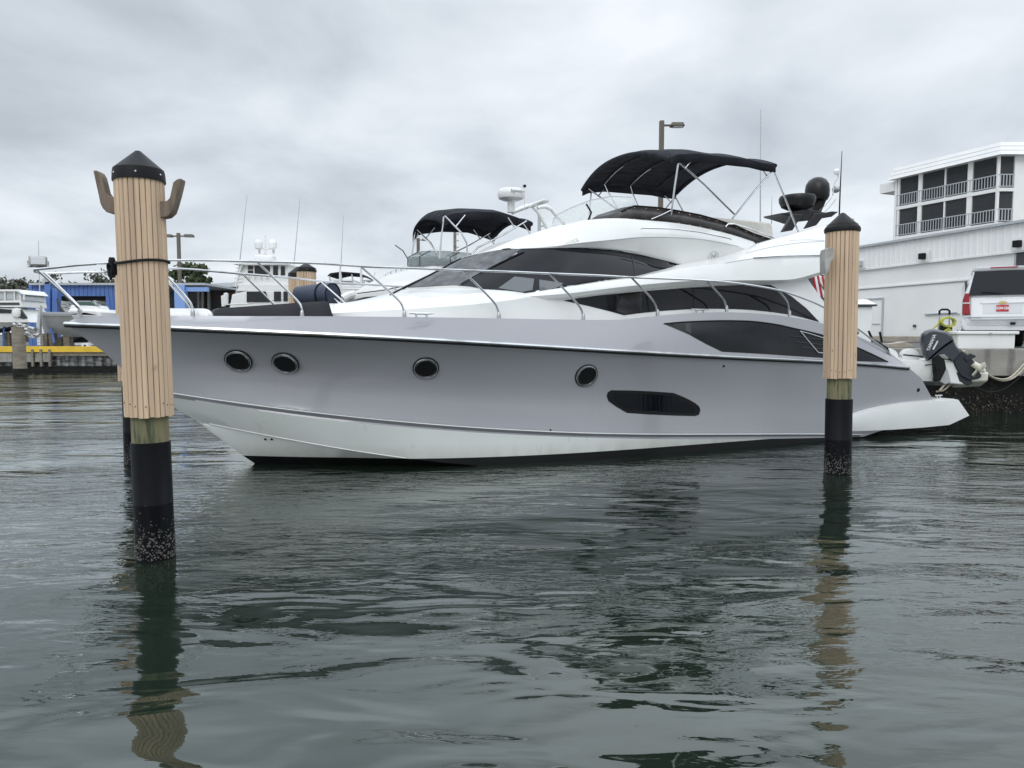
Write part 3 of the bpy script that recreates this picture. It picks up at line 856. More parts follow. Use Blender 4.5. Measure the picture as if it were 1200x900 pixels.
# maker's emblem: ring and letter
whb = bvh_of([house, wing])
l, n_ = hitp(835.5, 301.5, whb); q = n_.to_track_quat('Z', 'Y').to_matrix()
xa = Vector((1, 0, 0)); xa = (xa - n_ * xa.dot(n_)).normalized(); ya = n_.cross(xa)
if ya.z < 0: ya = -ya
mt4 = Matrix((( xa.x, ya.x, n_.x, l.x + n_.x * .004), (xa.y, ya.y, n_.y, l.y + n_.y * .004), (xa.z, ya.z, n_.z, l.z + n_.z * .004), (0, 0, 0, 1)))
mb = MB(); mb.tube([l + n_ * .006 + (xa * math.cos(2 * math.pi * j / 32) + ya * math.sin(2 * math.pi * j / 32)) * .098 for j in range(33)], .0035, 6)
em = mb.build('emblem', M['steel'], yacht)
text_mesh('M', .15, 'letter', M['steel'], em, mt4, .002)
# flybridge side screen (tinted) and its chrome studs
V6 = lambda u: max(V5(u) - .05, .0)
scr = [((710, 256.3), (711, 256.2)), ((725, 255.7), (727, 248.5)), ((743, 257), (743, 241.3)), ((770, 259.8), (770, 243.3)), ((795, 261.8), (795, 247.2)), ((820, 265.5), (820, 252)), ((845, 271.5), (838, 257)), ((868, 278.5), (862, 264.8)), ((887, 284.7), (883, 274)), ((904, 281.5), (903, 280.6))]
lo = [bl(x, y + 1.0, V5(bl(x, y, 1.2).x) - .01) for (x, y), _ in scr]
hi = [bl(x, y, V5(bl(x, y, 1.2).x) - .06) for _, (x, y) in scr]
mb = MB(); mb.grid([lo, hi]); fs_ = mb.build('flybridge_screen', M['screen'], yacht, solid=.012)
mb = MB(); mb.grid([[mir(p) for p in lo], [mir(p) for p in hi]]); mb.build('flybridge_screen', M['screen'], yacht, solid=.012)
MB().tube([p + Vector((0, -.008, .004)) for p in hi[1:]], .009, 6).build('screen_edge', M['black'], fs_)
for i in range(1, len(lo) - 1):
    for (A_, B_) in ((lo[i], hi[i]), (lo[i].lerp(lo[i + 1], .5), hi[i].lerp(hi[i + 1], .5))):
        for k in (.08, .86):
            p = A_.lerp(B_, k) + Vector((0, -.014, 0))
            MB().lathe([(.010, 0), (.007, .006), (.0001, .007)], p, 8, Matrix.Rotation(rad(90), 3, 'X')).build('stud', M['chrome'], fs_)
# forward tinted face between the coamings and clear wind deflector
fl = [bl(625, 273.5, .75), bl(650, 266, .95), bl(680, 260, 1.05), bl(700, 257.5, 1.12), bl(711, 256.3, 1.16)]
mb = MB(); Fr = []
for (x, y, v, x2, y2, v2) in ((693, 257.4, .95, 700, 252.5, .9), (700, 257, 1.05, 716, 247.5, .9), (706, 256.8, 1.12, 730, 243.5, .95), (711, 256.4, 1.16, 743, 241.3, 1.1)):
    Fr.append([bl(x, y, v), bl(x2, y2, v2)])
mb.grid(Fr); mb.build('flybridge_screen', M['screen'], yacht, solid=.01)
rows = []
cl_lo = [(646, 266), (660, 262.5), (680, 258.5), (700, 254), (720, 249.5), (746, 243)]
cl_hi = [(648, 257), (655, 250.5), (670, 243), (692, 234.5), (715, 230), (741, 231)]
lo = [bl(x, y, -.9 + 1.75 * i / 5) for i, (x, y) in enumerate(cl_lo)]
hi = [bl(x, y, -.8 + 1.6 * i / 5) for i, (x, y) in enumerate(cl_hi)]
mb = MB(); mb.grid([lo, hi]); wd_ = mb.build('wind_deflector', M['clear'], yacht, solid=.008)
MB().tube(hi, .007, 6).build('deflector_edge', M['trim'], wd_)
MB().tube([bl(689, 259, .8), bl(693, 249, .78), bl(687, 239, .75)], .016, 6).build('deflector_bracket', M['black'], yacht)
# helm seats
for (poly, v) in (([(835, 262), (833, 255.5), (838, 254.6), (893, 259.8), (902, 260.6), (905.5, 264), (906.5, 276), (905, 282), (870, 275)], .75),):
    P = [bl(x, y, v) for x, y in poly]
    mb = MB(); mb.prism(P, (0, 1.3, 0)); mb.build('flybridge_seat', M['vinyl'], yacht, bevel=.03)
MB().tube([bl(850, 266, 1.2), bl(853, 262.5, 1.2), bl(860, 262.5, 1.2), bl(880, 268.5, 1.2), bl(903, 277, 1.2), bl(908, 280, 1.2)], .014, 6).build('grab_rail', M['chrome'], yacht)
MB().tube([bl(908, 281, 1.3), bl(935, 273.5, 1.3), bl(967, 265, 1.3), bl(1000, 256.5, 1.3)], .022, 6).build('coaming_trim', M['vinyl'], yacht)
# scuff mark on the roof moulding is a faded patch
sc = wrap([(661, 286.5), (668, 281.5), (676, 279), (679, 281.5), (678, 284), (670, 286)], hb, .0015, 3, depth=0)
sc.build('faded_patch', mat('faded', (.50, .49, .42), .8, noise=(40, (.74, .74, .70), (1, 1, 1), .4, .6)), yacht, angle=60)

# ---- bimini
BV = 1.36
edge_px = [(785, 181.5), (800, 181), (815, 180), (845, 183.5), (877, 187), (893, 191), (909, 193)]
EP = [bl(x, y, BV) for x, y in edge_px]
eu = [p.x for p in EP]; ew = [p.z for p in EP]
rows = []; flap = []
ns, nt_ = 30, 26
uF, uA = eu[0], eu[-1]
for i in range(ns + 1):
    s = i / ns; u = uF + (uA - uF) * s
    we0 = float(np.interp(u, eu, ew)); r = []
    sag = .035 * abs(math.sin(math.pi * s * 3)) * -1
    for j in range(nt_ + 1):
        t = -1 + 2 * j / nt_
        w = we0 + (.30 * (1 - abs(t) ** 2.2)) + sag * (1 - t * t)
        du = -.10 * (1 - t * t) * (1 - s) 
        fr_ = max(0, 1 - s * 14) * .05
        r.append(Vector((u + du, -BV * t, w - fr_)))
    r = [r[0] + Vector((0, .0, -.13))] + r + [r[-1] + Vector((0, 0, -.13))]
    rows.append(r)
mb = MB(); mb.grid(rows)
bim = mb.build('bimini_canopy', M['canvas'], yacht, angle=50, solid=.012)
for rr_, r_ in ((rows[0][1:-1], .035), (rows[-1][1:-1], .035)):
    MB().tube([p + Vector((0, 0, -.02)) for p in rr_], r_, 8).build('canopy_hem', M['canvas'], bim)
def both(pts, r, name='frame_tube'):
    for sgn in (1, -1):
        MB().tube([p if sgn > 0 else mir(p) for p in pts], r, 8).build(name, M['chrome'], bim)
HV = 1.22
both([bl(790.5, 185.5, BV - .03), bl(825, 216, BV - .06), bl(860.5, 251, HV)], .0155)
both([bl(795, 190, BV - .02), bl(790.5, 220, BV - .04), bl(786.5, 252, HV)], .0155)
both([bl(811, 187, BV - .03), bl(803, 197, BV - .03)], .012)
both([bl(906, 199, BV - .02), bl(884, 224, BV - .05), bl(858, 256.5, HV)], .0155)
both([bl(906.5, 200, BV - .02), bl(921, 235, BV - .04), bl(936, 273, HV)], .0155)
both([bl(892, 197, BV - .02), bl(900, 208, BV - .03)], .012)
both([bl(786, 246.5, HV), bl(775, 252, HV), bl(763, 257, HV)], .012)
# cross bows under the canvas
for s in (.22, .48, .78):
    i = int(s * ns)
    pts = [p + Vector((0, 0, -.03)) for p in rows[i][2:-2]]
    MB().tube(pts, .017, 8).build('bow_sleeve', M['canvas_under'], bim)
    if s < .7:
        e_ = [p + Vector((0, 0, -.045)) for p in rows[i][9:1:-1]]
        hinge = Vector((e_[-1].x + (.30 if s < .3 else .22), 1.24, e_[-1].z - .45))
        MB().tube(e_ + [e_[-1].lerp(hinge, .3) + Vector((0, .02, 0)), hinge], .012, 8).build('frame_bow', M['chrome'], bim)
# ---- satellite dome, radar and arch
def arch_blade(poly, v0, th, name):
    P = [bl(x, y, v0) for x, y in poly]
    return MB().prism(P, (0, th, 0)).build(name, M['blackgloss'], yacht, bevel=.012)
arch = arch_blade([(916, 249.5), (925, 249), (941, 245), (955, 246.5), (968, 249), (975, 247.5), (983, 248), (975, 254), (962, 255.5), (950, 257), (941, 258.5), (926, 253.5), (918, 251.5)], .25, .5, 'radar_arch')
for v0 in (.62, -.55):
    arch_blade([(917, 272), (929, 251), (941, 251), (929, 270)], v0, .07, 'arch_leg')
    arch_blade([(944, 268), (955, 250), (969, 249), (957, 264)], v0, .07, 'arch_leg')
c = bl(934, 245.5, .1); s1 = .0172
MB().lathe([(.05, -.02), (.20, .0), (.30, .05), (.345, .15), (.35, .22), (.33, .26), (.0001, .285)], c, 32).build('radar_dome', M['blackgloss'], yacht)
MB().box(c + Vector((.04, 0, -.07)), (.2, .12, .14)).build('radar_mount', M['black'], yacht, bevel=.01)
c = bl(957.5, 234.5, -.1)
MB().lathe([(.12, -.02), (.20, .0), (.235, .07), (.24, .20), (.225, .31), (.17, .40), (.09, .45), (.0001, .465)], c, 32).build('satellite_dome', M['blackgloss'], yacht)
P = [bl(x, y, -.02) for x, y in ((959, 234), (969, 234), (962, 250), (950, 250))]
MB().prism(P, (0, .18, 0)).build('dome_mount', M['black'], yacht, bevel=.01)
# whips
MB().tube([bl(983, 265, .55), bl(984.5, 225, .55), bl(986.7, 177, .55)], [.016, .014, .006], 6).build('whip_antenna', M['blackgloss'], yacht)
MB().tube([bl(891, 262, .2), bl(891.2, 200, .2), bl(891.5, 128, .2)], [.014, .011, .006], 6).build('whip_antenna', M['trim'], yacht)
MB().tube([bl(904, 263, -.3), bl(904.6, 230, -.3)], [.008, .004], 6).build('whip_antenna', M['trim'], yacht)
hp = [bl(976, 229, .5), bl(978, 214, .5), bl(982, 208, .5), bl(982, 203, .5)]
MB().tube(hp, .012, 6).build('light_bracket', M['steel'], yacht)
MB().lathe([(.03, -.05), (.05, -.02), (.055, .02), (.03, .06), (.0001, .065)], bl(980.5, 201.5, .5), 14).build('navigation_light', M['white'], yacht)
MB().lathe([(.03, -.06), (.06, -.05), (.07, .0), (.06, .03), (.0001, .035)], bl(980, 222, .5), 14, Matrix.Rotation(rad(90), 3, 'Y')).build('horn', M['steel'], yacht)
MB().tube([bl(975, 231, .5), bl(968, 240, .3), bl(958, 249, .1)], .005, 5).build('cable', M['trim'], yacht)
MB().tube([bl(980, 233, .5), bl(972, 243, .3), bl(966, 249, .2)], .005, 5).build('cable', M['trim'], yacht)

# ---- bow rail
def Vrail(u):
    if u < uR + .5: return beamf(2.08, uR - .85, 7.9, 2.3)(u) * .93
    return min(beamf(2.08, uR - .85, 7.9, 2.3)(u) * .93, Vt(u) + .05)
def rl(x, y): 
    v = 1.0
    for _ in range(40): v = .5 * v + .5 * Vrail(bl(x, y, v).x)
    return bl(x, y, v)
rp = crom([(36, 316), (60, 314), (87, 311), (130, 308), (165, 306), (194, 305), (240, 305.2), (300, 306.5), (370, 308.5), (422, 312), (480, 314.3), (541, 316.7), (590, 318.3), (643, 320.5), (700, 322.8), (740, 325), (790, 327), (830, 329), (868, 332.5), (912, 340), (940, 349), (967, 361), (1003, 384), (1026, 401), (1040, 412), (1044, 419)], 5)
P = [rl(x, y) for x, y in rp]
P[0].y = -.02; 
rail = MB().tube(P, .0165, 8).build('bow_rail', M['chrome'], yacht)
MB().tube([mir(p) for p in P[:-40]], .0165, 8).build('bow_rail', M['chrome'], yacht)
MB().tube([P[0], mir(P[0])], .0165, 8).build('rail_nose', M['chrome'], rail)
st = [[(93, 371), (92.5, 365), (88, 357), (43.5, 316)], [(226, 369.5), (225, 359), (217, 347), (189, 316), (180, 305.5)], [(354, 371), (353, 360), (344, 348), (301, 306.7)], [(474, 371), (472, 360), (463, 348), (423, 312)],
      [(584.6, 372.5), (583.2, 363), (576, 351), (542, 317)], [(683.5, 374), (681, 363), (673, 352), (644, 321)], [(770.6, 369), (768, 357), (760, 346), (740, 325.5)], [(851.5, 364), (849.5, 353.5), (843, 345), (828, 329.3)], [(925.2, 369.5), (923.5, 357), (920, 350), (912, 340.5)]]
for k, s_ in enumerate(st):
    base = s_[0]
    v = 1.0
    for _ in range(40): v = .5 * v + .5 * max(Vt(bl(base[0], base[1], v).x) - .06, .03)
    pb = bl(base[0], base[1], v)
    # foot on the deck edge, head on the rail
    vt_ = -rl(*s_[-1]).y
    n_ = len(s_)
    cp = []
    for i, (x, y) in enumerate(s_):
        f = i / (n_ - 1)
        cp.append(bl(x, y, v + (vt_ - v) * f ** 2))
    xs = crom([(p.x, p.y, p.z) for p in cp], 5)
    for sgn in (1, -1):
        if sgn < 0 and k > 6: continue
        Q = [Vector(p) if sgn > 0 else mir(Vector(p)) for p in xs]
        o = MB().tube(Q, .0155, 8).build('stanchion', M['chrome'], rail)
        MB().lathe([(.030, -.02), (.028, .03), (.021, .075), (.018, .08)], Q[0], 12).build('stanchion_foot', M['steel'], yacht)
# deck cleats
for (x, y, v) in ((494, 368, 1.75), (820, 362.5, 1.72)):
    p = bl(x, y + 4, v)
    mb = MB()
    for d_ in (-.07, .07): mb.tube([p + Vector((d_, 0, -.02)), p + Vector((d_, 0, .045))], .014)
    mb.tube([p + Vector((-.17, 0, .055)), p + Vector((-.08, 0, .05)), p + Vector((.08, 0, .05)), p + Vector((.17, 0, .055))], [.008, .014, .014, .008])
    mb.build('cleat', M['chrome'], yacht)
# flagstaff and flag in the cockpit
fp = bl(950, 320, .2)
mb = MB(); 
rows = []
for i in range(9):
    s = i / 8; r = []
    for j in range(13):
        t = j / 12
        x = 951 + 22 * s + 5 * t; y = 322 + 26 * t + 2 * s
        r.append(bl(x, y, .2 + .03 * math.sin(s * 9 + t * 2)))
    rows.append(r)
for k in range(7):
    mb = MB(); pass
fl = MB().grid(rows).build('ensign', M['flagred'], yacht, solid=.003)
for i in (1, 3, 5, 7):
    rr_ = [[rows[i][j] + Vector((0, -.006, 0)) for j in range(13)], [rows[i + 1][j] + Vector((0, -.006, 0)) for j in range(13)]]
    MB().grid(rr_).build('stripe', M['white'], fl, solid=.003)
MB().tube([bl(951, 318, .2), bl(975, 352, .2), bl(990, 372, .2)], .012, 6).build('flagstaff', M['oldwood'], yacht)
# dark cockpit bulkhead seen past the strut
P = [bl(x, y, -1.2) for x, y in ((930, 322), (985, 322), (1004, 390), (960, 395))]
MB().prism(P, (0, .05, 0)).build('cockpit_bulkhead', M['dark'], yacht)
# cockpit: winch handles / rod rack by the transom
for a_, b_ in (((1018, 388), (1023, 400)), ((1031, 389), (1033.5, 401))):
    MB().tube([bl(*a_, 1.5), bl(*b_, 1.5)], .022, 6).build('grab_handle', M['black'], yacht)
for k in range(4):
    MB().tube([bl(1019 + k * 4, 396 + k * 2.5, 1.55), bl(1030 + k * 3.2, 401 + k * 2.2, 1.5), bl(1037 + k * 1.6, 408 + k * 1.6, 1.5)], .016, 6).build('cockpit_rail', M['black'], yacht)
# ============================================================ WATER AND LAND
def water_mat():
    W = bpy.data.materials.new('harbour_water'); W.use_nodes = True
    t = W.node_tree; t.nodes.remove(t.nodes['Principled BSDF'])
    dif = t.nodes.new('ShaderNodeBsdfDiffuse'); dif.inputs[0].default_value = (.010, .017, .011, 1)
    gls = t.nodes.new('ShaderNodeBsdfGlossy'); gls.inputs['Roughness'].default_value = .02; gls.inputs[0].default_value = (.94, .98, .97, 1)
    mxs = t.nodes.new('ShaderNodeMixShader'); lw_ = t.nodes.new('ShaderNodeLayerWeight'); lw_.inputs[0].default_value = .5
    g = t.nodes.new('ShaderNodeNewGeometry')
    def noise(scale, vec, detail=3, rough=.5, dist=0.0, rot=0, w=0):
        mpn = t.nodes.new('ShaderNodeMapping'); mpn.inputs['Scale'].default_value = vec; mpn.inputs['Rotation'].default_value = (0, 0, rad(rot)); mpn.inputs['Location'].default_value = (w, w * 2.3, 0)
        t.links.new(g.outputs['Position'], mpn.inputs[0])
        n = t.nodes.new('ShaderNodeTexNoise'); n.inputs['Scale'].default_value = scale; n.inputs['Detail'].default_value = detail
        n.inputs['Roughness'].default_value = rough; n.inputs['Distortion'].default_value = dist
        t.links.new(mpn.outputs[0], n.inputs['Vector']); return n.outputs[0]
    def mm(op, a, b_=None, clamp=False):
        n = t.nodes.new('ShaderNodeMath'); n.operation = op; n.use_clamp = clamp
        for i, x in enumerate((a, b_)):
            if x is None: continue
            if isinstance(x, (int, float)): n.inputs[i].default_value = x
            else: t.links.new(x, n.inputs[i])
        return n.outputs[0]
    big = noise(.55, (.55, 1.3, 1), 2, .4, .3, 8)
    mid = noise(2.0, (.5, 1.25, 1), 2, .45, .5, -6, 4)
    rip = noise(7.5, (.42, 1.25, 1), 3, .55, .6, 4, 9)
    fine = noise(24, (.5, 1.2, 1), 2, .5, .4, -10, 2)
    # patches of breeze: where the small ripples live
    patch = noise(.33, (.8, 1.0, 1), 2, .5, .5, 30, 7)
    mr = t.nodes.new('ShaderNodeMapRange'); mr.inputs[1].default_value = .42; mr.inputs[2].default_value = .62
    mr.inputs[3].default_value = .15; mr.inputs[4].default_value = 1.0
    t.links.new(patch, mr.inputs[0])
    pos = t.nodes.new('ShaderNodeSeparateXYZ'); t.links.new(g.outputs['Position'], pos.inputs[0])
    far = t.nodes.new('ShaderNodeMapRange'); far.inputs[1].default_value = 3.0; far.inputs[2].default_value = 8.5; far.inputs[3].default_value = .18; far.inputs[4].default_value = 1.0
    t.links.new(pos.outputs[1], far.inputs[0])
    h = mm('MULTIPLY', big, WATER['big'])
    h = mm('ADD', h, mm('MULTIPLY', mid, WATER['mid']))
    rr_ = mm('MULTIPLY', mm('ADD', mm('MULTIPLY', rip, WATER['rip']), mm('MULTIPLY', fine, WATER['fine'])), mm('MULTIPLY', mr.outputs[0], far.outputs[0]))
    h = mm('ADD', h, rr_)
    bp = t.nodes.new('ShaderNodeBump'); bp.inputs['Strength'].default_value = 1; bp.inputs['Distance'].default_value = 1
    t.links.new(h, bp.inputs['Height']); 
    for s_ in (dif.inputs['Normal'], gls.inputs['Normal'], lw_.inputs['Normal']): t.links.new(bp.outputs[0], s_)
    fac = mm('ADD', mm('MULTIPLY', mm('POWER', lw_.outputs['Facing'], 4.0), .98), .07, clamp=True)
    t.links.new(fac, mxs.inputs[0]); t.links.new(dif.outputs[0], mxs.inputs[1]); t.links.new(gls.outputs[0], mxs.inputs[2])
    t.links.new(mxs.outputs[0], t.nodes['Material Output'].inputs[0])
    return W
WATER = dict(big=.075, mid=.032, rip=.024, fine=.0032)
M['water'] = water_mat()
mb = MB(); mb.add([(-3000, -300, 0), (3000, -300, 0), (3000, 3000, 0), (-3000, 3000, 0)], [(0, 1, 2, 3)])
struct(mb.build('water', M['water'], smooth=False))

LAND_Y = 36.6
def poly_slab(name, pts, z0, z1, material):
    return struct(MB().prism([(x, y, z0) for x, y in pts], (0, 0, z1 - z0)).build(name, material, smooth=False))
poly_slab('boatyard_ground', [(-400, LAND_Y + .35), (-13.2, LAND_Y + .35), (-13.2, 78), (13.5, 78), (13.5, 600), (-400, 600)], -1, 1.05, M['asphalt'])
# right-hand quay: in front runs across the picture, then turns away behind the yacht
DZ = 1.5; DY = 17.0
poly_slab('quay_ground', [(9.7, DY + .4), (60, DY + .4), (400, 300), (400, 600), (13.5, 600), (13.5, 78), (2.0, 34)], DZ - .35, DZ, M['asphalt'])
poly_slab('distant_shore', [(-3000, 600), (3000, 600), (3000, 1500), (-3000, 1500)], -1, 1.4, M['leaf2'])

# ---- right seawall
wallR = thing('concrete_seawall', 'stained concrete quay wall with a dark oyster-crusted recess below, right edge of the water', 'seawall', (9.3, DY, 0))
mb = MB(); mb.box((15.35, .2, DZ - .30), (31, .5, .64)); mb.build('concrete_cap', M['concrete'], wallR, bevel=.02)
mb = MB(); mb.box((15.4, .55, .0), (30.9, .5, 1.9)); mb.build('lower_wall', M['darkwall'], wallR)
ang = math.atan2(.906, -.423)
Rz = Matrix.Rotation(ang, 3, 'Z')
mb = MB(); mb.box(Vector((.1, .45, DZ - .30)) + Rz @ Vector((9, -.2, 0)), (18, .45, .62), Rz); mb.build('concrete_cap', M['concrete'], wallR, bevel=.02)
mb = MB(); mb.box(Vector((.4, .6, -.1)) + Rz @ Vector((9, -.4, 0)), (18, .3, 1.9), Rz); mb.build('lower_wall', M['darkwall'], wallR)
random.seed(4)
mb = MB()
for k in range(1100):
    x = random.uniform(.3, 12); z = random.triangular(-.04, .55, .08); r = random.uniform(.010, .034)
    rt = Matrix.Rotation(random.uniform(0, 6), 3, 'Y') @ Matrix.Rotation(random.uniform(-.8, .8), 3, 'X')
    mb.lathe([(.2 * r, -.2 * r), (r, 0), (.7 * r, .25 * r), (.0001, .3 * r)], (x, .30 - random.uniform(0, .04), z), 6, rt, 1, .6)
tag(mb.build('oyster_crust', M['oyster'], wallR), kind='stuff')

# ---- left seawall
wallL = thing('timber_seawall', 'low seawall with a yellow painted top beam and ribbed sheet piling at the far left', 'seawall', (-60, LAND_Y, 0))
LL = 46.8
def zpx(py, Y=LAND_Y): return atY(60, py, Y).z
mb = MB(); mb.box((LL / 2, .1, (zpx(406) + zpx(412.5)) / 2), (LL, .5, zpx(406) - zpx(412.5))); mb.build('yellow_beam', M['yellow'], wallL, smooth=False)
mb = MB(); mb.box((LL / 2, .12, (zpx(412.5) + zpx(417)) / 2), (LL, .34, zpx(412.5) - zpx(417) - .005)); mb.build('timber_beam', M['oldwood'], wallL, smooth=False)
rows = [[], []]
z0, z1 = -.4, zpx(417)
x = 0; i = 0
prof = []
while x < LL:
    prof += [(x, .0), (x + .14, .0), (x + .20, .13), (x + .36, .13)]; x += .42
mb = MB(); mb.grid([[Vector((a_, .12 + b_, z0)) for a_, b_ in prof], [Vector((a_, .12 + b_, z1)) for a_, b_ in prof]])
mb.build('sheet_piling', mat('sheet_piling', (.30, .31, .31), .7, noise=(2, (.05, .045, .035), (1, 1, 3), .38, .6)), wallL, smooth=False)
mb = MB(); mb.box((LL / 2, .02, .08), (LL, .3, .36)); mb.build('tide_band', M['darkwall'], wallL, smooth=False)
for (xa_, xb_) in ((0, 15), (25.5, 29.5), (34, 35.2), (36, 37.8), (38.6, 40.2)):
    xw = atY(xa_, 420, LAND_Y).x + 60 if xa_ < 30 else 0
for px0, px1 in ((-14, 16), (28, 40), (43, 50), (52, 59)):
    a_ = atY(px0, 420, LAND_Y).x + 60; b_ = atY(px1, 420, LAND_Y).x + 60
    MB().box(((a_ + b_) / 2, -.05, (zpx(414) + zpx(424)) / 2), (b_ - a_, .18, zpx(414) - zpx(424))).build('concrete_panel', M['concrete'], wallL, smooth=False)
for px in (41, 51, 61):
    a_ = atY(px, 420, LAND_Y).x + 60
    MB().box((a_, -.17, .68), (.10, .1, .86)).build('guide_post', M['oldwood'], wallL, smooth=False)

# ============================================================ PILES
def pile(name, label, foot, apex, z_cap0, z_slat0, z_timber0, r_slat, r_timber, r_sleeve, capstyle, group, n=26, seed=1, ntop=None):
    """foot: world point on the water; apex: world point of the cap's tip; heights are along the pile"""
    ax = (apex - foot); L = ax.length
    q = ax.to_track_quat('Z', 'Y')
    o = thing(name, label, 'piling', foot, 0, group); o.rotation_euler = q.to_euler()
    rnd = random.Random(seed)
    z_cap1 = z_cap0 + (L - z_cap0) * (.38 if capstyle == 0 else .25)
    # sleeve and timber
    MB().lathe([(r_sleeve, -1.2), (r_sleeve, .45), (r_sleeve * 1.005, .452), (r_sleeve * 1.005, .47), (r_sleeve, .472), (r_sleeve, z_timber0 - .005), (r_sleeve * .93, z_timber0)], (0, 0, 0), 40).build('sleeve', M['sleeve'], o)
    MB().lathe([(r_timber, z_timber0 - .03), (r_timber, z_slat0 + .06)], (0, 0, 0), 40).build('timber_post', M['timber'], o)
    mb = MB(); mb.lathe([(r_slat * .93, z_slat0 + .02), (r_slat * .93, z_cap0 + .1)], (0, 0, 0), 32); cr_ = mb.build('slat_backing', M['core'], o)
    mb = MB(); w = 2 * math.pi * r_slat / n * .865
    for k in range(n):
        a_ = 2 * math.pi * (k + .5) / n
        R_ = Matrix.Rotation(a_, 3, 'Z')
        th = .032; b_ = .006
        prof = [(-w / 2 * .97, -th), (-w / 2, -b_), (-w / 2 + b_, 0), (w / 2 - b_, 0), (w / 2, -b_), (w / 2 * .97, -th)]
        rings = []
        dz0 = rnd.uniform(-.006, .006)
        for zi in range(9):
            z_ = z_slat0 + dz0 + (z_cap0 + .06 - z_slat0) * zi / 8
            dr = rnd.uniform(-.0015, .0015); da = rnd.uniform(-.0012, .0012)
            rings.append([R_ @ Vector((r_slat + y_ + dr, x_ + da, z_)) for x_, y_ in prof])
        mb.grid(rings, closed=True); mb.add(rings[0], [list(range(6))[::-1]]); mb.add(rings[-1], [list(range(6))])
    sl = mb.build('slat_cladding', M['slat'], o, angle=25)
    mb = MB()
    for k in range(9):
        j = rnd.randrange(n); a_ = 2 * math.pi * (j + .5) / n + rnd.uniform(-.05, .05); zz_ = z_slat0 + (rnd.uniform(.05, .14) if k < 6 else rnd.uniform(.3, 1.4))
        hh = rnd.uniform(.015, .035); c_ = Vector((math.cos(a_) * (r_slat - .0005), math.sin(a_) * (r_slat - .0005), zz_)); Rk = Matrix.Rotation(a_, 3, 'Z') @ Matrix.Rotation(rad(90), 3, 'Y')
        mb.lathe([(.0055, -.004), (.0055, .001), (.0001, .0012)], c_, 8, Rk, hh / .0055 * .8, 1)
    mb.build('rust_streak', mat('rust_streak', (.16, .055, .025), .9), sl)
    # nail holes near the foot of the boards
    mb = MB()
    for k in range(n):
        a_ = 2 * math.pi * (k + .5) / n + rnd.uniform(-.03, .03)
        if rnd.random() < .75:
            c_ = Vector((math.cos(a_) * (r_slat + .001), math.sin(a_) * (r_slat + .001), z_slat0 + .10 + rnd.uniform(-.02, .02)))
            mb.lathe([(.006, -.004), (.006, .0015), (.0001, .0016)], c_, 7, Matrix.Rotation(a_, 3, 'Z') @ Matrix.Rotation(rad(90), 3, 'Y'))
    mb.build('nail', mat('rust', (.075, .028, .014), .9), sl)
    rc = r_slat * 1.045
    if capstyle == 0:
        cp = MB().lathe([(rc * .97, z_cap0), (rc * 1.02, z_cap0 - .004), (rc * 1.02, z_cap0 + .01), (rc, z_cap1 - .03), (rc * .97, z_cap1), (.02, L - .004), (.0001, L)], (0, 0, 0), 48).build('cap', M['black'], o, angle=30)
        for k in range(6):
            a_ = math.pi / 3 * k + .35
            MB().lathe([(.009, 0), (.007, .005), (.0001, .006)], (math.cos(a_) * rc, math.sin(a_) * rc, z_cap0 + .045), 8, Matrix.Rotation(a_, 3, 'Z') @ Matrix.Rotation(rad(90), 3, 'Y')).build('screw', M['chrome'], cp)
    else:
        MB().lathe([(rc * .99, z_cap0), (rc * 1.03, z_cap0 + .005), (rc * 1.05, z_cap0 + .04), (rc * 1.0, z_cap1), (rc * .86, z_cap1 + .035), (.03, L - .012), (.0001, L)], (0, 0, 0), 48).build('cap', M['black'], o, angle=50)
    # shell crust just above the water
    mb = MB()
    for k in range(int(900 * r_sleeve / .17)):
        a_ = rnd.uniform(0, 2 * math.pi); z_ = abs(rnd.gauss(0, .17)) * 1.0 + .01
        if z_ > .5: continue
        r = rnd.uniform(.002, .009) * (1.15 if z_ < .2 else .8)
        c_ = Vector((math.cos(a_) * r_sleeve, math.sin(a_) * r_sleeve, z_))
        mb.lathe([(r, -.002), (r * .8, r * .5), (.0001, r * .7)], c_, 5, Matrix.Rotation(a_, 3, 'Z') @ Matrix.Rotation(rad(90), 3, 'Y'))
    tag(mb.build('barnacle_crust', M['barn'], o), kind='stuff')
    return o
def on_axis(foot, apex, px, py):
    """height along the pile axis whose point projects at photo row py"""
    best = None
    for i in range(2001):
        s = i / 2000; p = foot.lerp(apex, s); d = p - C0
        y = 450 - 850 * d.dot(Uv) / d.dot(Fv)
        if best is None or abs(y - py) < best[0]: best = (abs(y - py), s)
    return best[1] * (apex - foot).length
# near left
d0 = atZ(183, 660, 0).y + .17
f0 = atY(182.5, 652, d0); f0.z = 0; a0 = atY(161.5, 176.5, d0)
h = lambda y, f=f0, a=a0: on_axis(f, a, 0, y)
ppx = d0 / 850
left_pile = pile('mooring_pile', 'nearest tall pile at the left, brown wooden rope horns, black line tied round it', f0, a0, h(213), h(487), h(517), 26.4 * ppx, 20.2 * ppx, 21.6 * ppx, 0, 'slat-clad mooring piles', 27, 1)
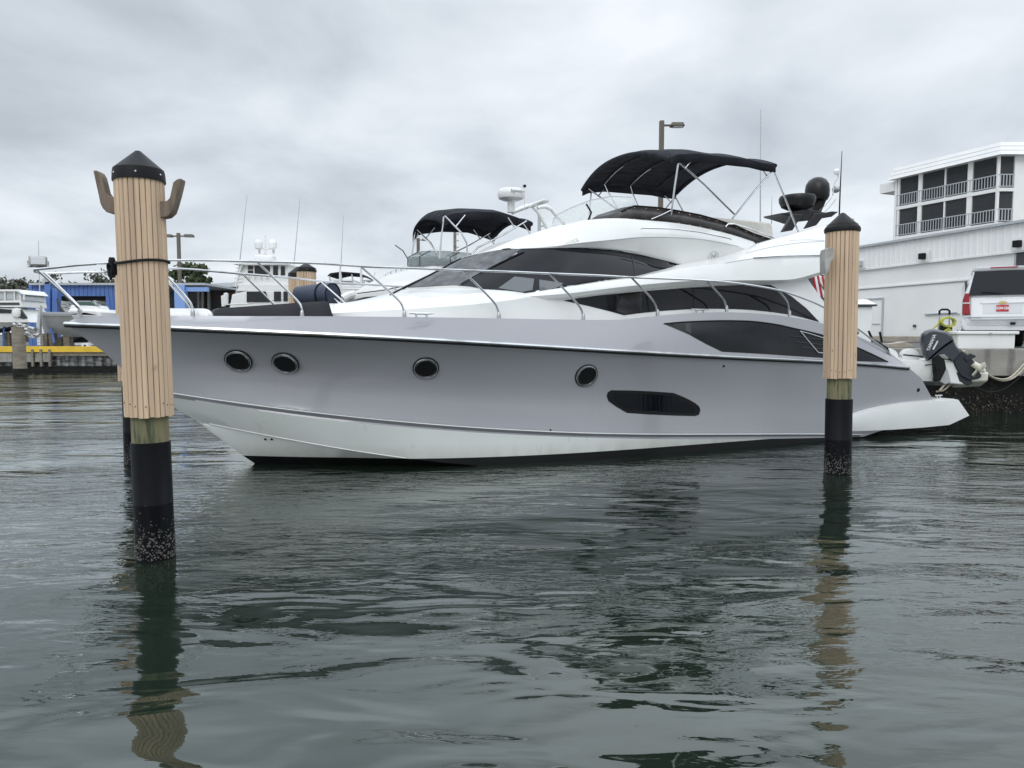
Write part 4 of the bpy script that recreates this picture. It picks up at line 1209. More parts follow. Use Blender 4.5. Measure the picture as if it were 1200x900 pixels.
# horns
def world_to(o, p):
    bpy.context.view_layer.update(); return o.matrix_world.inverted() @ p
def horn(poly, name, o, th, Y):
    P = [world_to(o, atY(x, y, Y)) for x, y in poly]
    dn = (o.matrix_world.to_3x3().inverted() @ Vector((0, th, 0)))
    return MB().prism([p - dn / 2 for p in P], dn).build(name, M['weather'], o, bevel=.008)
horn([(112.5, 201), (116, 201), (119.5, 203), (122.5, 208), (124.5, 216), (127, 226), (130, 230), (138, 232.5), (140, 252), (134, 251.5), (128, 249.5), (123.5, 245), (121, 240), (118, 226)], 'rope_horn', left_pile, .09, d0)
horn([(188, 237), (198, 236.5), (201.5, 233), (203, 227), (205.5, 215), (209.5, 211.5), (214.5, 210), (214.8, 213), (211, 229), (207, 243), (204.5, 250), (199, 255), (194, 256), (188, 256)], 'rope_horn', left_pile, .09, d0)
# rope round the pile, with its knot
rope = thing('mooring_line', 'black rope wrapped round the nearest pile with a knotted bundle on its left side', 'rope', atY(163, 306, d0))
zc = h(306.5); rs = 26.4 * ppx + .012
mwi = left_pile.matrix_world.copy(); lo_ = rope.location
pts = []
for j in range(49):
    a_ = 2 * math.pi * j / 48
    p = mwi @ Vector((math.cos(a_) * rs, math.sin(a_) * rs, zc - .018 * math.cos(a_) + .012 * math.sin(a_ * 2)))
    pts.append(p - lo_)
MB().tube(pts, .0105, 8).build('rope_turn', M['rope_black'], rope)
kc = atY(130.5, 309, d0 - .03) - lo_
mb = MB(); rnd = random.Random(3)
for k in range(5):
    Lk = []
    cx_ = rnd.uniform(-.012, .018); ww = rnd.uniform(.015, .03); hh = rnd.uniform(.05, .085); ph = rnd.uniform(0, 6)
    for j in range(25):
        a_ = 2 * math.pi * j / 24
        Lk.append(kc + Vector((cx_ + ww * math.sin(a_), .03 * math.sin(a_ + ph) - .01 * k + .02, -.02 - hh * .5 + hh * math.cos(a_) * .75)))
    mb.tube(Lk, .009, 6, cap=False)
mb.lathe([(.02, -.03), (.028, 0), (.02, .03), (.0001, .031)], kc + Vector((.005, 0, .02)), 10)
mb.build('knot', M['rope_black'], rope)
# slack line from the bow rail to the pile
# near right
d1 = atZ(981, 557, 0).y + .17
f1 = atY(981.5, 553, d1); f1.z = 0; a1 = atY(987.5, 249, d1)
h1 = lambda y: on_axis(f1, a1, 0, y)
pp1 = d1 / 850
right_pile = pile('mooring_pile', 'tall pile at the right before the yacht stern, bent metal bracket on its side', f1, a1, h1(272.5), h1(443), h1(467), 18.0 * pp1, 13.5 * pp1, 14.9 * pp1, 1, 'slat-clad mooring piles', 24, 2)
br = [(966.5, 298), (968, 292), (974, 289.5), (977.3, 293), (977, 303), (974, 306), (971, 319), (967, 321)]
P = [world_to(right_pile, atY(x, y, d1 - .30)) for x, y in br]
dn = right_pile.matrix_world.to_3x3().inverted() @ Vector((0, .16, 0))
MB().prism(P, dn).build('metal_bracket', M['galv'], right_pile, bevel=.004)
# behind the near left one
d2 = atZ(150, 546, 0).y + .2
f2 = atY(161, 541, d2); f2.z = 0; a2 = atY(153, 300, d2)
h2 = lambda y: on_axis(f2, a2, 0, y)
pile('mooring_pile', 'pile half hidden directly behind the nearest left pile', f2, a2, h2(318), h2(446), h2(452), .21, .155, .17, 0, 'slat-clad mooring piles', 24, 3)
# two beyond the foredeck
for (cx_, apx, cap, Yp, lab, sd_) in ((359, 307, 318.5, 17.5, 'taller of the two black-capped tan piles beyond the foredeck, beside the navy cover', 5), (348.5, 311.5, 325, 19.2, 'shorter of the two black-capped tan piles beyond the foredeck', 6)):
    ff = atZ(cx_ + 1, 480, 0); ff = Vector(((cx_ - 600) / 850 * Yp, Yp, 0)); aa = atY(cx_, apx + 1, Yp)
    hh_ = lambda y: on_axis(ff, aa, 0, y)
    pile('mooring_pile', lab, ff, aa, hh_(cap), 1.0, .8, .225, .165, .18, 0, 'slat-clad mooring piles', 24, sd_)
# old timber pile in front of the left seawall
pf = atZ(24, 440, 0)
op = thing('timber_pile', 'weathered bare timber pile standing before the yellow-topped seawall', 'piling', pf)
zt = atY(21, 383, pf.y).z
MB().tube([(0, 0, -1), (0, 0, zt * .5), (-.03, 0, zt)], [.29, .27, .25], 16).build('timber_post', M['oldwood'], op)
MB().lathe([(.30, -.5), (.305, .25), (.28, .32)], (0, 0, 0), 16).build('tide_mark', M['darkwall'], op)
# ============================================================ RIGHT SIDE
def wall_poly(name, material, parent, pts, ext): return MB().prism(pts, ext).build(name, material, parent, smooth=False)
# long white hall: front wall runs from A to B
Wd = Vector((-.282, 1, 0)); 
def wall_at(px):
    # point of the wall line at photo column px (ground)
    A_ = Vector((.494 * 35, 35, 0)); r = (px - 600) / 850 / math.cos(PITCH)
    s = (A_.x - r * A_.y) / (r - Wd.x); return A_ + Wd * s
B0 = wall_at(960); B1 = wall_at(1290)
hall = thing('white_hall', 'long low white painted building with a ribbed metal parapet behind the quay', 'building', (B0.x, B0.y, DZ), math.atan2((B1 - B0).y, (B1 - B0).x))
HL = (B1 - B0).length
ux = (B1 - B0).normalized()
def hall_x(px): return (wall_at(px) - B0).dot(ux)
Htop = 6.06 - DZ; Hbot = 5.10 - DZ
def hz(px, py): 
    w = wall_at(px); return atY(px, py, w.y).z - DZ
Hb = hz(1100, 303.5); Hl = hz(1060, 333.5)
outv = 1 # local -y faces the camera? determined below
bpy.context.view_layer.update()
loc_cam = hall.matrix_world.inverted() @ C0
sg = 1 if loc_cam.y > 0 else -1
mb = MB(); mb.box((HL / 2, -sg * 3, Hb / 2), (HL, 6, Hb)); mb.build('wall', M['wall'], hall, smooth=False)
# ribbed parapet, standing proud
prof = []; x = 0
while x < HL: prof += [(x, .0), (x + .20, .0), (x + .22, .03), (x + .25, .03), (x + .27, 0)]; x += .30
mb = MB(); mb.grid([[Vector((a_, sg * (.10 + b_), Hb - .02)) for a_, b_ in prof], [Vector((a_, sg * (.10 + b_), Htop)) for a_, b_ in prof]])
mb.box((HL / 2, -sg * .2, (Hb + Htop) / 2), (HL, .5, Htop - Hb - .02))
mb.build('parapet', M['metal_white'], hall, smooth=False)
MB().box((HL / 2, sg * .02, Htop + .04), (HL + .1, .5, .10)).build('coping', M['trim'], hall, smooth=False)
MB().box((HL / 2, sg * .07, Hb - .06), (HL, .12, .08)).build('drip_edge', M['metal_white'], hall, smooth=False)
MB().box((HL / 2, sg * .03, Hl), (HL, .06, .07)).build('wall_ledge', M['metal_white'], hall, smooth=False)
MB().box((HL / 2, sg * .015, Hl - .055), (HL, .03, .04)).build('ledge_shadow_gap', M['trim'], hall, smooth=False)
# door
dx0, dx1 = hall_x(1012.5), hall_x(1031.5); dt = hz(1022, 351)
fr = MB()
for (a_, b_, c_, d_) in ((dx0 - .07, dx0, 0, dt + .07), (dx1, dx1 + .07, 0, dt + .07)): fr.box(((a_ + b_) / 2, sg * .03, (c_ + d_) / 2), (abs(b_ - a_), .07, d_ - c_))
fr.box(((dx0 + dx1) / 2, sg * .03, dt + .035), (abs(dx1 - dx0), .07, .07))
dr = MB().box(((dx0 + dx1) / 2, sg * .012, dt / 2), (abs(dx1 - dx0) - .01, .03, dt)).build('door', M['wall'], hall, smooth=False)
fr.build('door_frame', M['trim'], dr, smooth=False)
MB().box(((dx0 + dx1) / 2, sg * .04, dt * .42), (abs(dx1 - dx0) * .8, .02, .05)).build('push_bar', M['trim'], dr, smooth=False)
MB().tube([(hall_x(1082), sg * .05, hz(1082, 368.5)), (hall_x(1134), sg * .05, hz(1134, 365.5))], .04, 6).build('conduit', M['trim'], hall)
MB().box((hall_x(1070), sg * .05, hz(1070, 382)), (.12, .06, .12)).build('outlet_box', M['dark'], hall, smooth=False)
# flood lamps and window at the parapet
for px, py in ((1080.5, 300.5), (1190.5, 286), (1008, 309)):
    x_ = hall_x(px); z_ = hz(px, py)
    o = MB().box((x_, sg * .15, z_), (.55, .04, .5)).build('lamp_backplate', M['metal_white'], hall, smooth=False)
    MB().box((x_, sg * .26, z_), (.24, .22, .26)).build('flood_lamp', M['black'] if px > 1050 else M['trim'], o, bevel=.02)
x_ = hall_x(1200); z_ = hz(1198, 306)
o = MB().box((x_, sg * .02, z_), (1.2, .06, .9)).build('window', M['trim'], hall, smooth=False)
MB().box((x_, sg * .06, z_), (1.0, .02, .75)).build('pane', M['dark'], o, smooth=False)

# ---- apartment block with screened balconies
ad = Vector((-.40, 1, 0)).normalized()
c_w = Vector((39.6 / 60 * 62, 62, 0))
AB = c_w + ad * 11.5
blk = thing('apartment_block', 'tall white block with two floors of screened dark balconies above the hall roof', 'building', (c_w.x, c_w.y, DZ))
def bz(py, y, px=1161): return atY(px, py, y).z - DZ
def bp_(s, out=0.0):   # point along the left-hand face, s metres from the near corner
    nrm_ = Vector((-ad.y, ad.x, 0))
    if nrm_.y > 0: nrm_ = -nrm_
    return ad * s + nrm_ * out
def s_at(px):
    r = (px - 600) / 850 / math.cos(PITCH); return (c_w.x - r * c_w.y) / (r * ad.y - ad.x)
sL = s_at(1043)
nrm_ = Vector((-ad.y, ad.x, 0)); nrm_ = -nrm_ if nrm_.y > 0 else nrm_
if (C0 - c_w).dot(nrm_) < 0: nrm_ = -nrm_
Hr = bz(183, 62); H1 = bz(220, 62); H2 = bz(260.5, 62); 
H1a = H1 + .12; 
inw = -nrm_
right = Vector((1, 0, 0))
RW = 1.3  # short return balcony on the right-hand face
def quadbox(mb, p, q, t, z0, z1):
    """box along p->q (plan), thickness t inward"""
    d = (q - p).normalized(); n_ = Vector((-d.y, d.x, 0))
    if n_.dot(inw) < 0: n_ = -n_
    mb.prism([p + Vector((0, 0, z0)), q + Vector((0, 0, z0)), q + n_ * t + Vector((0, 0, z0)), p + n_ * t + Vector((0, 0, z0))], (0, 0, z1 - z0))
    return mb
Pn = Vector((0, 0, 0)); PL = ad * sL; PR = right * RW
# body of the building set back behind the balconies
mb = MB(); bk = inw * 2.2
mb.prism([PL + bk, bk + right * .1 + Vector((0, 2, 0)), Vector((RW, 2.0, 0)), Vector((20, 2.0, 0)), Vector((20, 18, 0)), PL + bk + Vector((6, 4, 0))], (0, 0, Hr)); mb.build('core', M['dark'], blk, smooth=False)
mb = MB(); mb.prism([Vector((RW, 0, 0)), Vector((20, 0, 0)), Vector((20, 1.9, 0)), Vector((RW, 1.9, 0))], (0, 0, Hr + .4)); mb.build('wall', M['wall'], blk, smooth=False)
mb = MB(); mb.prism([PL + ad * .25, PL + ad * .0, PL + inw * 3.0, PL + inw * 3.0 + ad * .25], (0, 0, Hr)); mb.build('wall', M['wall'], blk, smooth=False)
mb = MB(); mb.box((7.5, -.05, (Hr + H2) / 2), (.06, .1, Hr - H2 + 3)); mb.build('downpipe', M['trim'], blk, smooth=False)
# roof fascia, sloping outward to its lower edge
Fz0, Fz1 = Hr + .0, bz(166.5, 62)
def fascia(p, q):
    d = (q - p).normalized(); n_ = Vector((-d.y, d.x, 0)); n_ = -n_ if n_.dot(inw) > 0 else n_
    return n_
mb = MB()
o1 = nrm_ * .55 ; o2 = Vector((0, -.55, 0))
a_lo = PL + ad * .6 + o1; c_lo = Pn + o1 + o2 * .9 + right * .1; b_lo = Vector((20, -.55, 0))
a_hi = PL + ad * .2 + nrm_ * .1; c_hi = Pn + nrm_ * .1 + Vector((0, -.1, 0)); b_hi = Vector((20, -.1, 0))
for k in range(3):
    f0_, f1_ = k / 3, (k + 1) / 3
    for (p_, q_, r_, s_) in ((a_lo, c_lo, a_hi, c_hi), (c_lo, b_lo, c_hi, b_hi)):
        A_ = p_.lerp(r_, f0_) + Vector((0, 0, Fz0 + (Fz1 - Fz0) * f0_)); B_ = q_.lerp(s_, f0_) + Vector((0, 0, Fz0 + (Fz1 - Fz0) * f0_))
        C_ = q_.lerp(s_, f1_ - .08) + Vector((0, 0, Fz0 + (Fz1 - Fz0) * (f1_ - .03))); D_ = p_.lerp(r_, f1_ - .08) + Vector((0, 0, Fz0 + (Fz1 - Fz0) * (f1_ - .03)))
        mb.add([A_, B_, C_, D_], [(0, 1, 2, 3)])
        E_ = q_.lerp(s_, f1_) + Vector((0, 0, Fz0 + (Fz1 - Fz0) * (f1_ - .03))); F_ = p_.lerp(r_, f1_) + Vector((0, 0, Fz0 + (Fz1 - Fz0) * (f1_ - .03)))
        mb.add([D_, C_, E_, F_], [(0, 1, 2, 3)])
mb.add([a_lo + Vector((0, 0, Fz0)), c_lo + Vector((0, 0, Fz0)), b_lo + Vector((0, 0, Fz0)), Vector((20, 3, Fz0)), PL + inw * 3 + Vector((0, 0, Fz0))], [list(range(5))])
mb.add([a_hi + Vector((0, 0, Fz1 - .1)), c_hi + Vector((0, 0, Fz1 - .1)), b_hi + Vector((0, 0, Fz1 - .1)), Vector((20, 18, Fz1 - .1)), PL + Vector((6, 6, Fz1 - .1))], [list(range(5))])
mb.add([a_lo + Vector((0, 0, Fz0)), a_hi + Vector((0, 0, Fz1)), PL + inw * 3 + Vector((0, 0, Fz1)), PL + inw * 3 + Vector((0, 0, Fz0))], [(0, 1, 2, 3)])
mb.build('roof_fascia', M['metal_white'], blk, smooth=False)
posts = [(s_at(1045), .22), (s_at(1069.5), .40), (s_at(1098), .12), (s_at(1126.5), .46)]
for (s_, w_) in posts:
    mb = MB(); quadbox(mb, ad * (s_ - w_ / 2), ad * (s_ + w_ / 2), .3, H2 - 3, Hr); mb.build('balcony_post', M['wall'], blk, smooth=False)
mb = MB(); mb.box((.0, .1, (Hr + H2 - 1) / 2), (.2, .2, Hr - H2 + 1)); mb.build('balcony_post', M['wall'], blk, smooth=False)
rail_h = bz(203, 62) - H1
for zf in (H1, H2, H2 - (H1 - H2)):
    mb = MB(); quadbox(mb, Pn + nrm_ * .04, PL + nrm_ * .04, 2.4, zf - .30, zf); mb.build('balcony_floor', M['wall'], blk, smooth=False)
    mb = MB(); mb.box((RW / 2, .9, zf - .15), (RW - .02, 1.9, .29)); mb.build('balcony_floor', M['wall'], blk, smooth=False)
    ro = MB()
    p_, q_ = Pn + nrm_ * .02, PL + nrm_ * .02
    for z_ in (zf + 1.1, zf + .12):
        quadbox(ro, p_, q_, .07, z_ - .04, z_ + .04); ro.box((RW / 2, -.02, z_), (RW, .07, .08))
    n_b = int(sL / .26)
    for k in range(n_b):
        pp_ = p_.lerp(q_, (k + .5) / n_b); ro.box(pp_ + Vector((0, .02, zf + .6)), (.055, .055, 1.0))
    for k in range(5): ro.box((.13 + k * .26, -.02, zf + .6), (.075, .05, 1.0))
    ro.build('balcony_railing', M['trim'], blk, smooth=False)
mb = MB(); bkc = inw * 2.15
for zf in (H1, H2):
    for (s0_, s1_) in ((s_at(1060), s_at(1052)), (s_at(1092), s_at(1076)), (s_at(1124), s_at(1108)), (s_at(1152), s_at(1138))):
        mb2 = MB(); quadbox(mb2, ad * s0_ + bkc, ad * s1_ + bkc, .1, zf + .05, zf + 2.1); mb2.build('balcony_door', M['carglass'], blk, smooth=False)
SCR = mat('insect_screen', (.060, .062, .065), .9, alpha=.82, spec=.1)
for z0_, z1_ in ((H1, Hr), (H2, H1 - .3), (H2 - 3, H2 - .3)):
    mb = MB(); mb.add([ad * .05 + inw * .12 + Vector((0, 0, z0_)), PL + inw * .12 + Vector((0, 0, z0_)), PL + inw * .12 + Vector((0, 0, z1_)), ad * .05 + inw * .12 + Vector((0, 0, z1_))], [(0, 1, 2, 3)])
    mb.add([Vector((.02, .12, z0_)), Vector((RW - .02, .12, z0_)), Vector((RW - .02, .12, z1_)), Vector((.02, .12, z1_))], [(0, 1, 2, 3)])
    mb.build('insect_screen', SCR, blk, smooth=False)
# small bump at the left of the roof
mb = MB(); mb.prism([PL + ad * .3, PL + ad * 2.0, PL + ad * 2.0 + inw * 2, PL + inw * 2 + ad * .3], (0, 0, .9)); o = mb.build('roof_box', M['wall'], blk, smooth=False); o.location = (0, 0, Fz0 - 1.0)

# ---- SUV, seen from behind
cr0 = atY(1184, 400, 17.75)
suv = thing('suv', 'white SUV parked on the quay seen from behind, red licence plate', 'car', (cr0.x, 18.1, DZ), rad(-30))
K = .92
suv.scale = (.92, 1.0, 1.16)
# body by stations across the length: y forward, half width and roof
def ring(y, zb, zt, wb_, ws, wt, r=.12):
    pts = [(-wb_, zb), (-ws, zb + .28), (-ws, zb + (zt - zb) * .34), (-ws * .985, 1.12), (-wt - .02, zt - .20), (-wt + .10, zt - .03), (-wt * .5, zt)]
    pts += [(-x_, z_) for x_, z_ in pts[::-1]]
    return [Vector((x_ * K, y, z_ * K)) for x_, z_ in pts]
rows = [ring(.03, .46, 1.87, .86, .95, .70), ring(.00, .46, 1.10, .90, .96, .80)]
rr_ = []
for (y, zb, zt, wb1, ws, wt) in ((-.06, .55, 1.30, .84, .94, .78), (0.02, .46, 1.72, .90, .985, .74), (.22, .42, 1.86, .94, 1.01, .76), (.9, .38, 1.90, .95, 1.02, .78), (2.8, .38, 1.90, .95, 1.02, .78), (3.6, .38, 1.72, .95, 1.02, .76), (4.15, .38, 1.22, .95, 1.01, .85), (5.1, .40, 1.12, .92, .98, .80), (5.3, .48, .95, .82, .90, .70)):
    rr_.append(ring(y, zb, zt, wb1, ws, wt))
mb = MB(); mb.grid(rr_, closed=True); mb.add(rr_[0], [list(range(14))]); mb.add(rr_[-1], [list(range(14))])
body = mb.build('body', M['carwhite'], suv, angle=50, bevel=.03)
def back(pts, y0, y1, name, material, parent=suv, bevel=.01, yoff=0):
    return MB().prism([Vector((x_ * K, (yf if yf is not None else y0), z_ * K)) for x_, z_, yf in pts], (0, y1, 0)).build(name, material, parent, bevel=bevel)
rw = MB()
v_ = [(-.86, 1.24, -.13), (.86, 1.24, -.13), (.72, 1.81, -.03), (-.72, 1.81, -.03)]
back([(a_, b_, c_) for a_, b_, c_ in v_], 0, .06, 'rear_window', M['carglass'])
back([(-.80, 1.80, .02), (.80, 1.80, .02), (.76, 1.90, -.06), (-.76, 1.90, -.06)], 0, .3, 'rear_spoiler', M['carwhite'], bevel=.02)
back([(-.34, 1.865, -.075), (.34, 1.865, -.075), (.34, 1.895, -.07), (-.34, 1.895, -.07)], 0, .05, 'brake_light', M['red'])
back([(-.79, .66, -.085), (.79, .66, -.085), (.80, 1.20, -.08), (-.80, 1.20, -.08)], 0, .2, 'tailgate', M['carwhite'], bevel=.02)
back([(-.48, .80, -.088), (.48, .80, -.088), (.50, 1.05, -.084), (-.50, 1.05, -.084)], 0, .05, 'plate_recess', mat('car_white_panel', (.66, .67, .68), .3), bevel=.015)
back([(-.55, 1.05, -.11), (.55, 1.05, -.11), (.50, 1.13, -.10), (-.50, 1.13, -.10)], 0, .08, 'tailgate_handle', M['carwhite'], bevel=.015)
for sx in (-1, 1):
    tl = back([(sx * .80, .80, -.15), (sx * 1.0, .80, -.08), (sx * 1.0, 1.14, -.08), (sx * .95, 1.30, -.05), (sx * .84, 1.30, -.13)], 0, .14, 'taillight', M['red'])
    back([(sx * .81, 1.05, -.152), (sx * .99, 1.05, -.09), (sx * .99, 1.08, -.09), (sx * .81, 1.08, -.152)], 0, .02, 'reflector', M['lens'], tl)
MB().tube([Vector((.0, -.165, 1.26 * K)), Vector((-.25, -.155, 1.30 * K)), Vector((-.5, -.15, 1.31 * K))], .012, 5).build('rear_wiper', M['black'], suv)
bmp = back([(-.92, .42, -.10), (.92, .42, -.10), (1.0, .52, .0), (1.01, .74, .0), (.86, .74, -.13), (-.86, .74, -.13), (-1.01, .74, .0), (-1.0, .52, .0)], 0, .35, 'bumper', M['carwhite'], bevel=.03)
back([(-.80, .665, -.235), (.80, .665, -.235), (.80, .70, -.23), (-.80, .70, -.23)], 0, .12, 'bumper_trim', M['trim'], bmp)
back([(-.86, .42, -.12), (.86, .42, -.12), (.95, .36, -.05), (-.95, .36, -.05)], 0, .3, 'valance', M['black'])
back([(.20, .55, -.14), (.33, .55, -.14), (.33, .61, -.14), (.20, .61, -.14)], 0, .03, 'tow_socket', M['black'], bmp)
pl_ = back([(-.153, .86, -.105), (.153, .86, -.105), (.153, 1.01, -.103), (-.153, 1.01, -.103)], 0, .012, 'licence_plate', M['redplate'])
text_mesh('EGM·S28', .083 * K, 'plate_number', M['white'], pl_, Matrix.Translation((0, -.112, .935 * K)) @ Matrix.Rotation(rad(90), 4, 'X'), .002, .002)
bt = MB().prism([Vector((x_ * K, -.122, z_ * K)) for x_, z_ in ((-.11, 1.055), (-.045, 1.055), (-.045, 1.04), (.045, 1.04), (.045, 1.055), (.11, 1.055), (.095, 1.085), (.045, 1.085), (.045, 1.10), (-.045, 1.10), (-.045, 1.085), (-.095, 1.085))], (0, .01, 0)).build('badge', M['gold'], suv, smooth=False)
text_mesh('SUBURBAN', .065 * K, 'model_lettering', M['trim'], suv, Matrix.Translation((-.62, -.086, .715 * K)) @ Matrix.Rotation(rad(90), 4, 'X'), .003, 0)
for sx in (-1, 1):
    for y in (.95, 4.15):
        w = MB().lathe([(.22, -.13), (.36, -.13), (.40, -.10), (.40, .10), (.36, .13), (.22, .13)], (sx * .76, y, .40), 28, Matrix.Rotation(rad(90), 3, 'Y')).build('wheel', M['black'], suv)
        MB().lathe([(.0001, -.05), (.22, -.05), (.23, .13), (.20, .135), (.15, .05), (.05, .06), (.0001, .07)], (sx * .76, y, .40), 20, Matrix.Rotation(rad(90), 3, 'Y')).build('rim', M['steel'], w)
    MB().tube([(sx * .66 * K, .4, 1.93 * K), (sx * .66 * K, .5, 1.97 * K), (sx * .66 * K, 2.8, 1.97 * K), (sx * .66 * K, 2.9, 1.92 * K)], .02, 6).build('roof_rail', M['trim'], suv)
    MB().prism([Vector((sx * .93 * K, y, z * K)) for y, z in ((.5, 1.25), (3.3, 1.25), (2.9, 1.60), (.7, 1.62))], (-sx * .06, 0, 0)).build('side_window', M['carglass'], suv)

# ---- dock box
bx0 = atY(1124, 407, 17.3); bx1 = atY(1191, 407, 17.3)
bxz = atY(1150, 388, 17.3).z - DZ
box = thing('dock_box', 'low white lidded storage box at the quay edge in front of the SUV', 'dock box', ((bx0.x + bx1.x) / 2, 17.65, DZ))
wB = (bx1.x - bx0.x)
MB().box((0, 0, (bxz - .08) / 2 + .002), (wB, .6, bxz - .08)).build('body', M['gel'], box, bevel=.02)
MB().box((0, 0, bxz - .04), (wB + .12, .72, .075)).build('lid', M['gel'], box, bevel=.02)
MB().box((.05, -.37, bxz - .06), (.05, .02, .05)).build('latch', M['steel'], box)

# ---- hand truck with yellow hose
tx = atY(1116, 408, 17.5)
ht = thing('hose_trolley', 'upright trolley with a coiled yellow hose and black handle against the white wall', 'trolley', (tx.x, 17.85, DZ), rad(10))
zt = atY(1116, 362.5, 17.8).z - DZ
for x_ in (-.14, .14):
    MB().tube([(x_, 0, .1), (x_, .02, zt - .12)], .017, 8).build('upright', M['steel'], ht)
MB().tube([(-.14, .02, zt - .13), (-.14, .02, zt - .04), (-.08, .02, zt), (.08, .02, zt), (.14, .02, zt - .04), (.14, .02, zt - .13)], .025, 8).build('handle', M['black'], ht)
MB().box((0, -.02, zt * .52), (.30, .16, .16)).build('motor_housing', M['black'], ht, bevel=.03)
for (zc_, rx_, rz_, n_) in ((zt * .68, .19, .11, 7), (zt * .26, .17, .22, 9)):
    mb = MB(); pts = []
    for j in range(n_ * 16):
        a_ = 2 * math.pi * j / 16
        pts.append(Vector((rx_ * math.cos(a_) * (1 + .1 * math.sin(j * .31)), -.10 - .02 * math.sin(j * .13) + .03 * math.sin(a_ + j * .05), zc_ + rz_ * math.sin(a_) * (1 + .1 * math.cos(j * .23)))))
    mb.tube(pts, .016, 6); mb.build('hose_coil', M['yhose'], ht)
MB().tube([(-.15, -.05, zt * .7), (-.3, -.08, zt * .58), (-.46, -.1, zt * .47)], .022, 6).build('spray_lance', M['yhose'], ht)
MB().box((0, -.05, zt * .28), (.26, .2, .36)).build('tank', M['yhose'], ht, bevel=.05)
for x_ in (-.16, .16):
    MB().lathe([(.0001, -.03), (.09, -.03), (.10, 0), (.09, .03), (.0001, .03)], (x_, .02, .10), 18, Matrix.Rotation(rad(90), 3, 'Y')).build('wheel', M['black'], ht)
MB().box((0, -.12, .03), (.3, .22, .02)).build('toe_plate', M['black'], ht)

# ---- power pedestal behind the right pile
pp = atY(1009, 400, 19.0)
ped = thing('power_pedestal', 'white dock power post with a pyramid cap just right of the right pile', 'power post', (pp.x, 19.0, DZ))
zp = atY(1009, 359.5, 19).z - DZ
MB().box((0, 0, zp / 2), (.36, .36, zp)).build('post', M['gel'], ped, bevel=.02)
MB().box((0, 0, zp + .03), (.52, .52, .05)).build('cap_rim', M['dark'], ped, smooth=False)
MB().box((0, 0, zp + .12), (.50, .50, .13), None, .35).build('cap', M['gel'], ped, smooth=False)
# low stone kerb at the foot of the hall
kb = thing('stone_kerb', 'low sand coloured stone kerb along the foot of the white hall', 'kerb', (wall_at(1040).x, wall_at(1040).y, DZ), 0)
mb = MB(); pa = wall_at(1000) - wall_at(1040); pb = wall_at(1260) - wall_at(1040)
dv = (pb - pa).normalized(); nv = Vector((dv.y, -dv.x, 0)); nv = nv if nv.dot(C0 - wall_at(1040)) > 0 else -nv
mb.prism([pa + nv * .5, pb + nv * .5, pb + nv * .9, pa + nv * .9], (0, 0, .28)); mb.build('kerb_stones', M['tan'], kb, bevel=.03)
rk = thing('rock_heap', 'small sand coloured rock lying on the quay left of the outboard motor', 'rock', (atY(1056, 406, 19).x, 19, DZ))
MB().prism([(-.35, 0, 0), (.35, 0, 0), (.32, 0, .06), (.12, 0, .17), (-.05, 0, .13), (-.3, 0, .11)], (0, .4, 0)).build('rock', M['tan'], rk, bevel=.01)

# ---- tender with tilted outboard resting on the swim platform
tp = Vector((8.50, 15.68, pz + .0))
sd_dir = Vector((.93, -.36, 0)).normalized()
tend = thing('tender', 'small white dinghy resting across the swim platform, cream stained transom', 'dinghy', tp, math.atan2(sd_dir.y, sd_dir.x))
rows = []
TL, TB = 1.9, .62
for i in range(25):
    s = i / 24; x_ = -TL * (1 - s) + .95 * 1
    b_ = TB * (1 - (1 - min(1, s * 1.6)) ** 2.2)
    sh = .68 + .10 * (1 - s) ** 2; kl = .14 + .35 * (1 - min(1, s * 2)) ** 2
    rows.append([Vector((x_, -b_, sh)), Vector((x_, -b_ * 1.03, sh - .10)), Vector((x_, -b_ * .86, kl + .12)), Vector((x_, 0, kl)), Vector((x_, b_ * .86, kl + .12)), Vector((x_, b_ * 1.03, sh - .10)), Vector((x_, b_, sh)), Vector((x_, b_ * .8, sh + .01)), Vector((x_, 0, sh - .12)), Vector((x_, -b_ * .8, sh + .01))])
mb = MB(); mb.grid(rows, closed=True); mb.add(rows[-1], [list(range(10))])
th_ = mb.build('hull', M['gel'], tend, angle=40, merge=.0005)
mb = MB(); mb.prism([(.90, -.60, .24), (.90, -.05, .10), (.90, .05, .10), (.90, .60, .24), (.90, .62, .42), (.90, -.62, .42)], (.52, 0, .05)); mb.build('stern_step', M['cream'], tend, bevel=.03)
mb = MB(); mb.prism([(.55, -.64, .70), (.95, -.64, .66), (1.0, -.64, .2), (.72, -.64, .22)], (0, .10, 0)); mb.build('stern_quarter', M['gel'], tend, bevel=.03)
mb = MB(); mb.prism([(.40, -.66, .56), (.56, -.66, .60), (.70, -.66, .50), (.76, -.66, .25), (.66, -.66, .2), (.42, -.66, .34)], (0, .03, 0)); mb.build('quarter_pad', M['greyhull'], tend, bevel=.02)
for x_ in (-.35, .05):
    mb = MB(); mb.lathe([(.16, -.30), (.17, 0), (.16, .30)], (x_, -.15, .76), 20, Matrix.Rotation(rad(90), 3, 'X')); mb.build('seat_bolster', M['gel'], tend)
MB().tube([(-.1, -.45, .80), (.3, -.5, .76), (.8, -.5, .70)], .015, 6).build('side_rail', M['black'], tend)
for sgn in (-1, 1): MB().box((0, sgn * .3, .075), (1.2, .1, .15)).build('chock', M['black'], tend, smooth=False)
# outboard, tilted: built upright in its own plane then turned
om = thing('outboard_motor', 'dark blue-grey outboard motor tilted up on the dinghy transom, white propeller', 'outboard motor', tp + Vector((0, 0, 0)), tend.rotation_euler.z)
OY = 15.45
inv = om.matrix_world
bpy.context.view_layer.update()
omi = om.matrix_world.inverted()
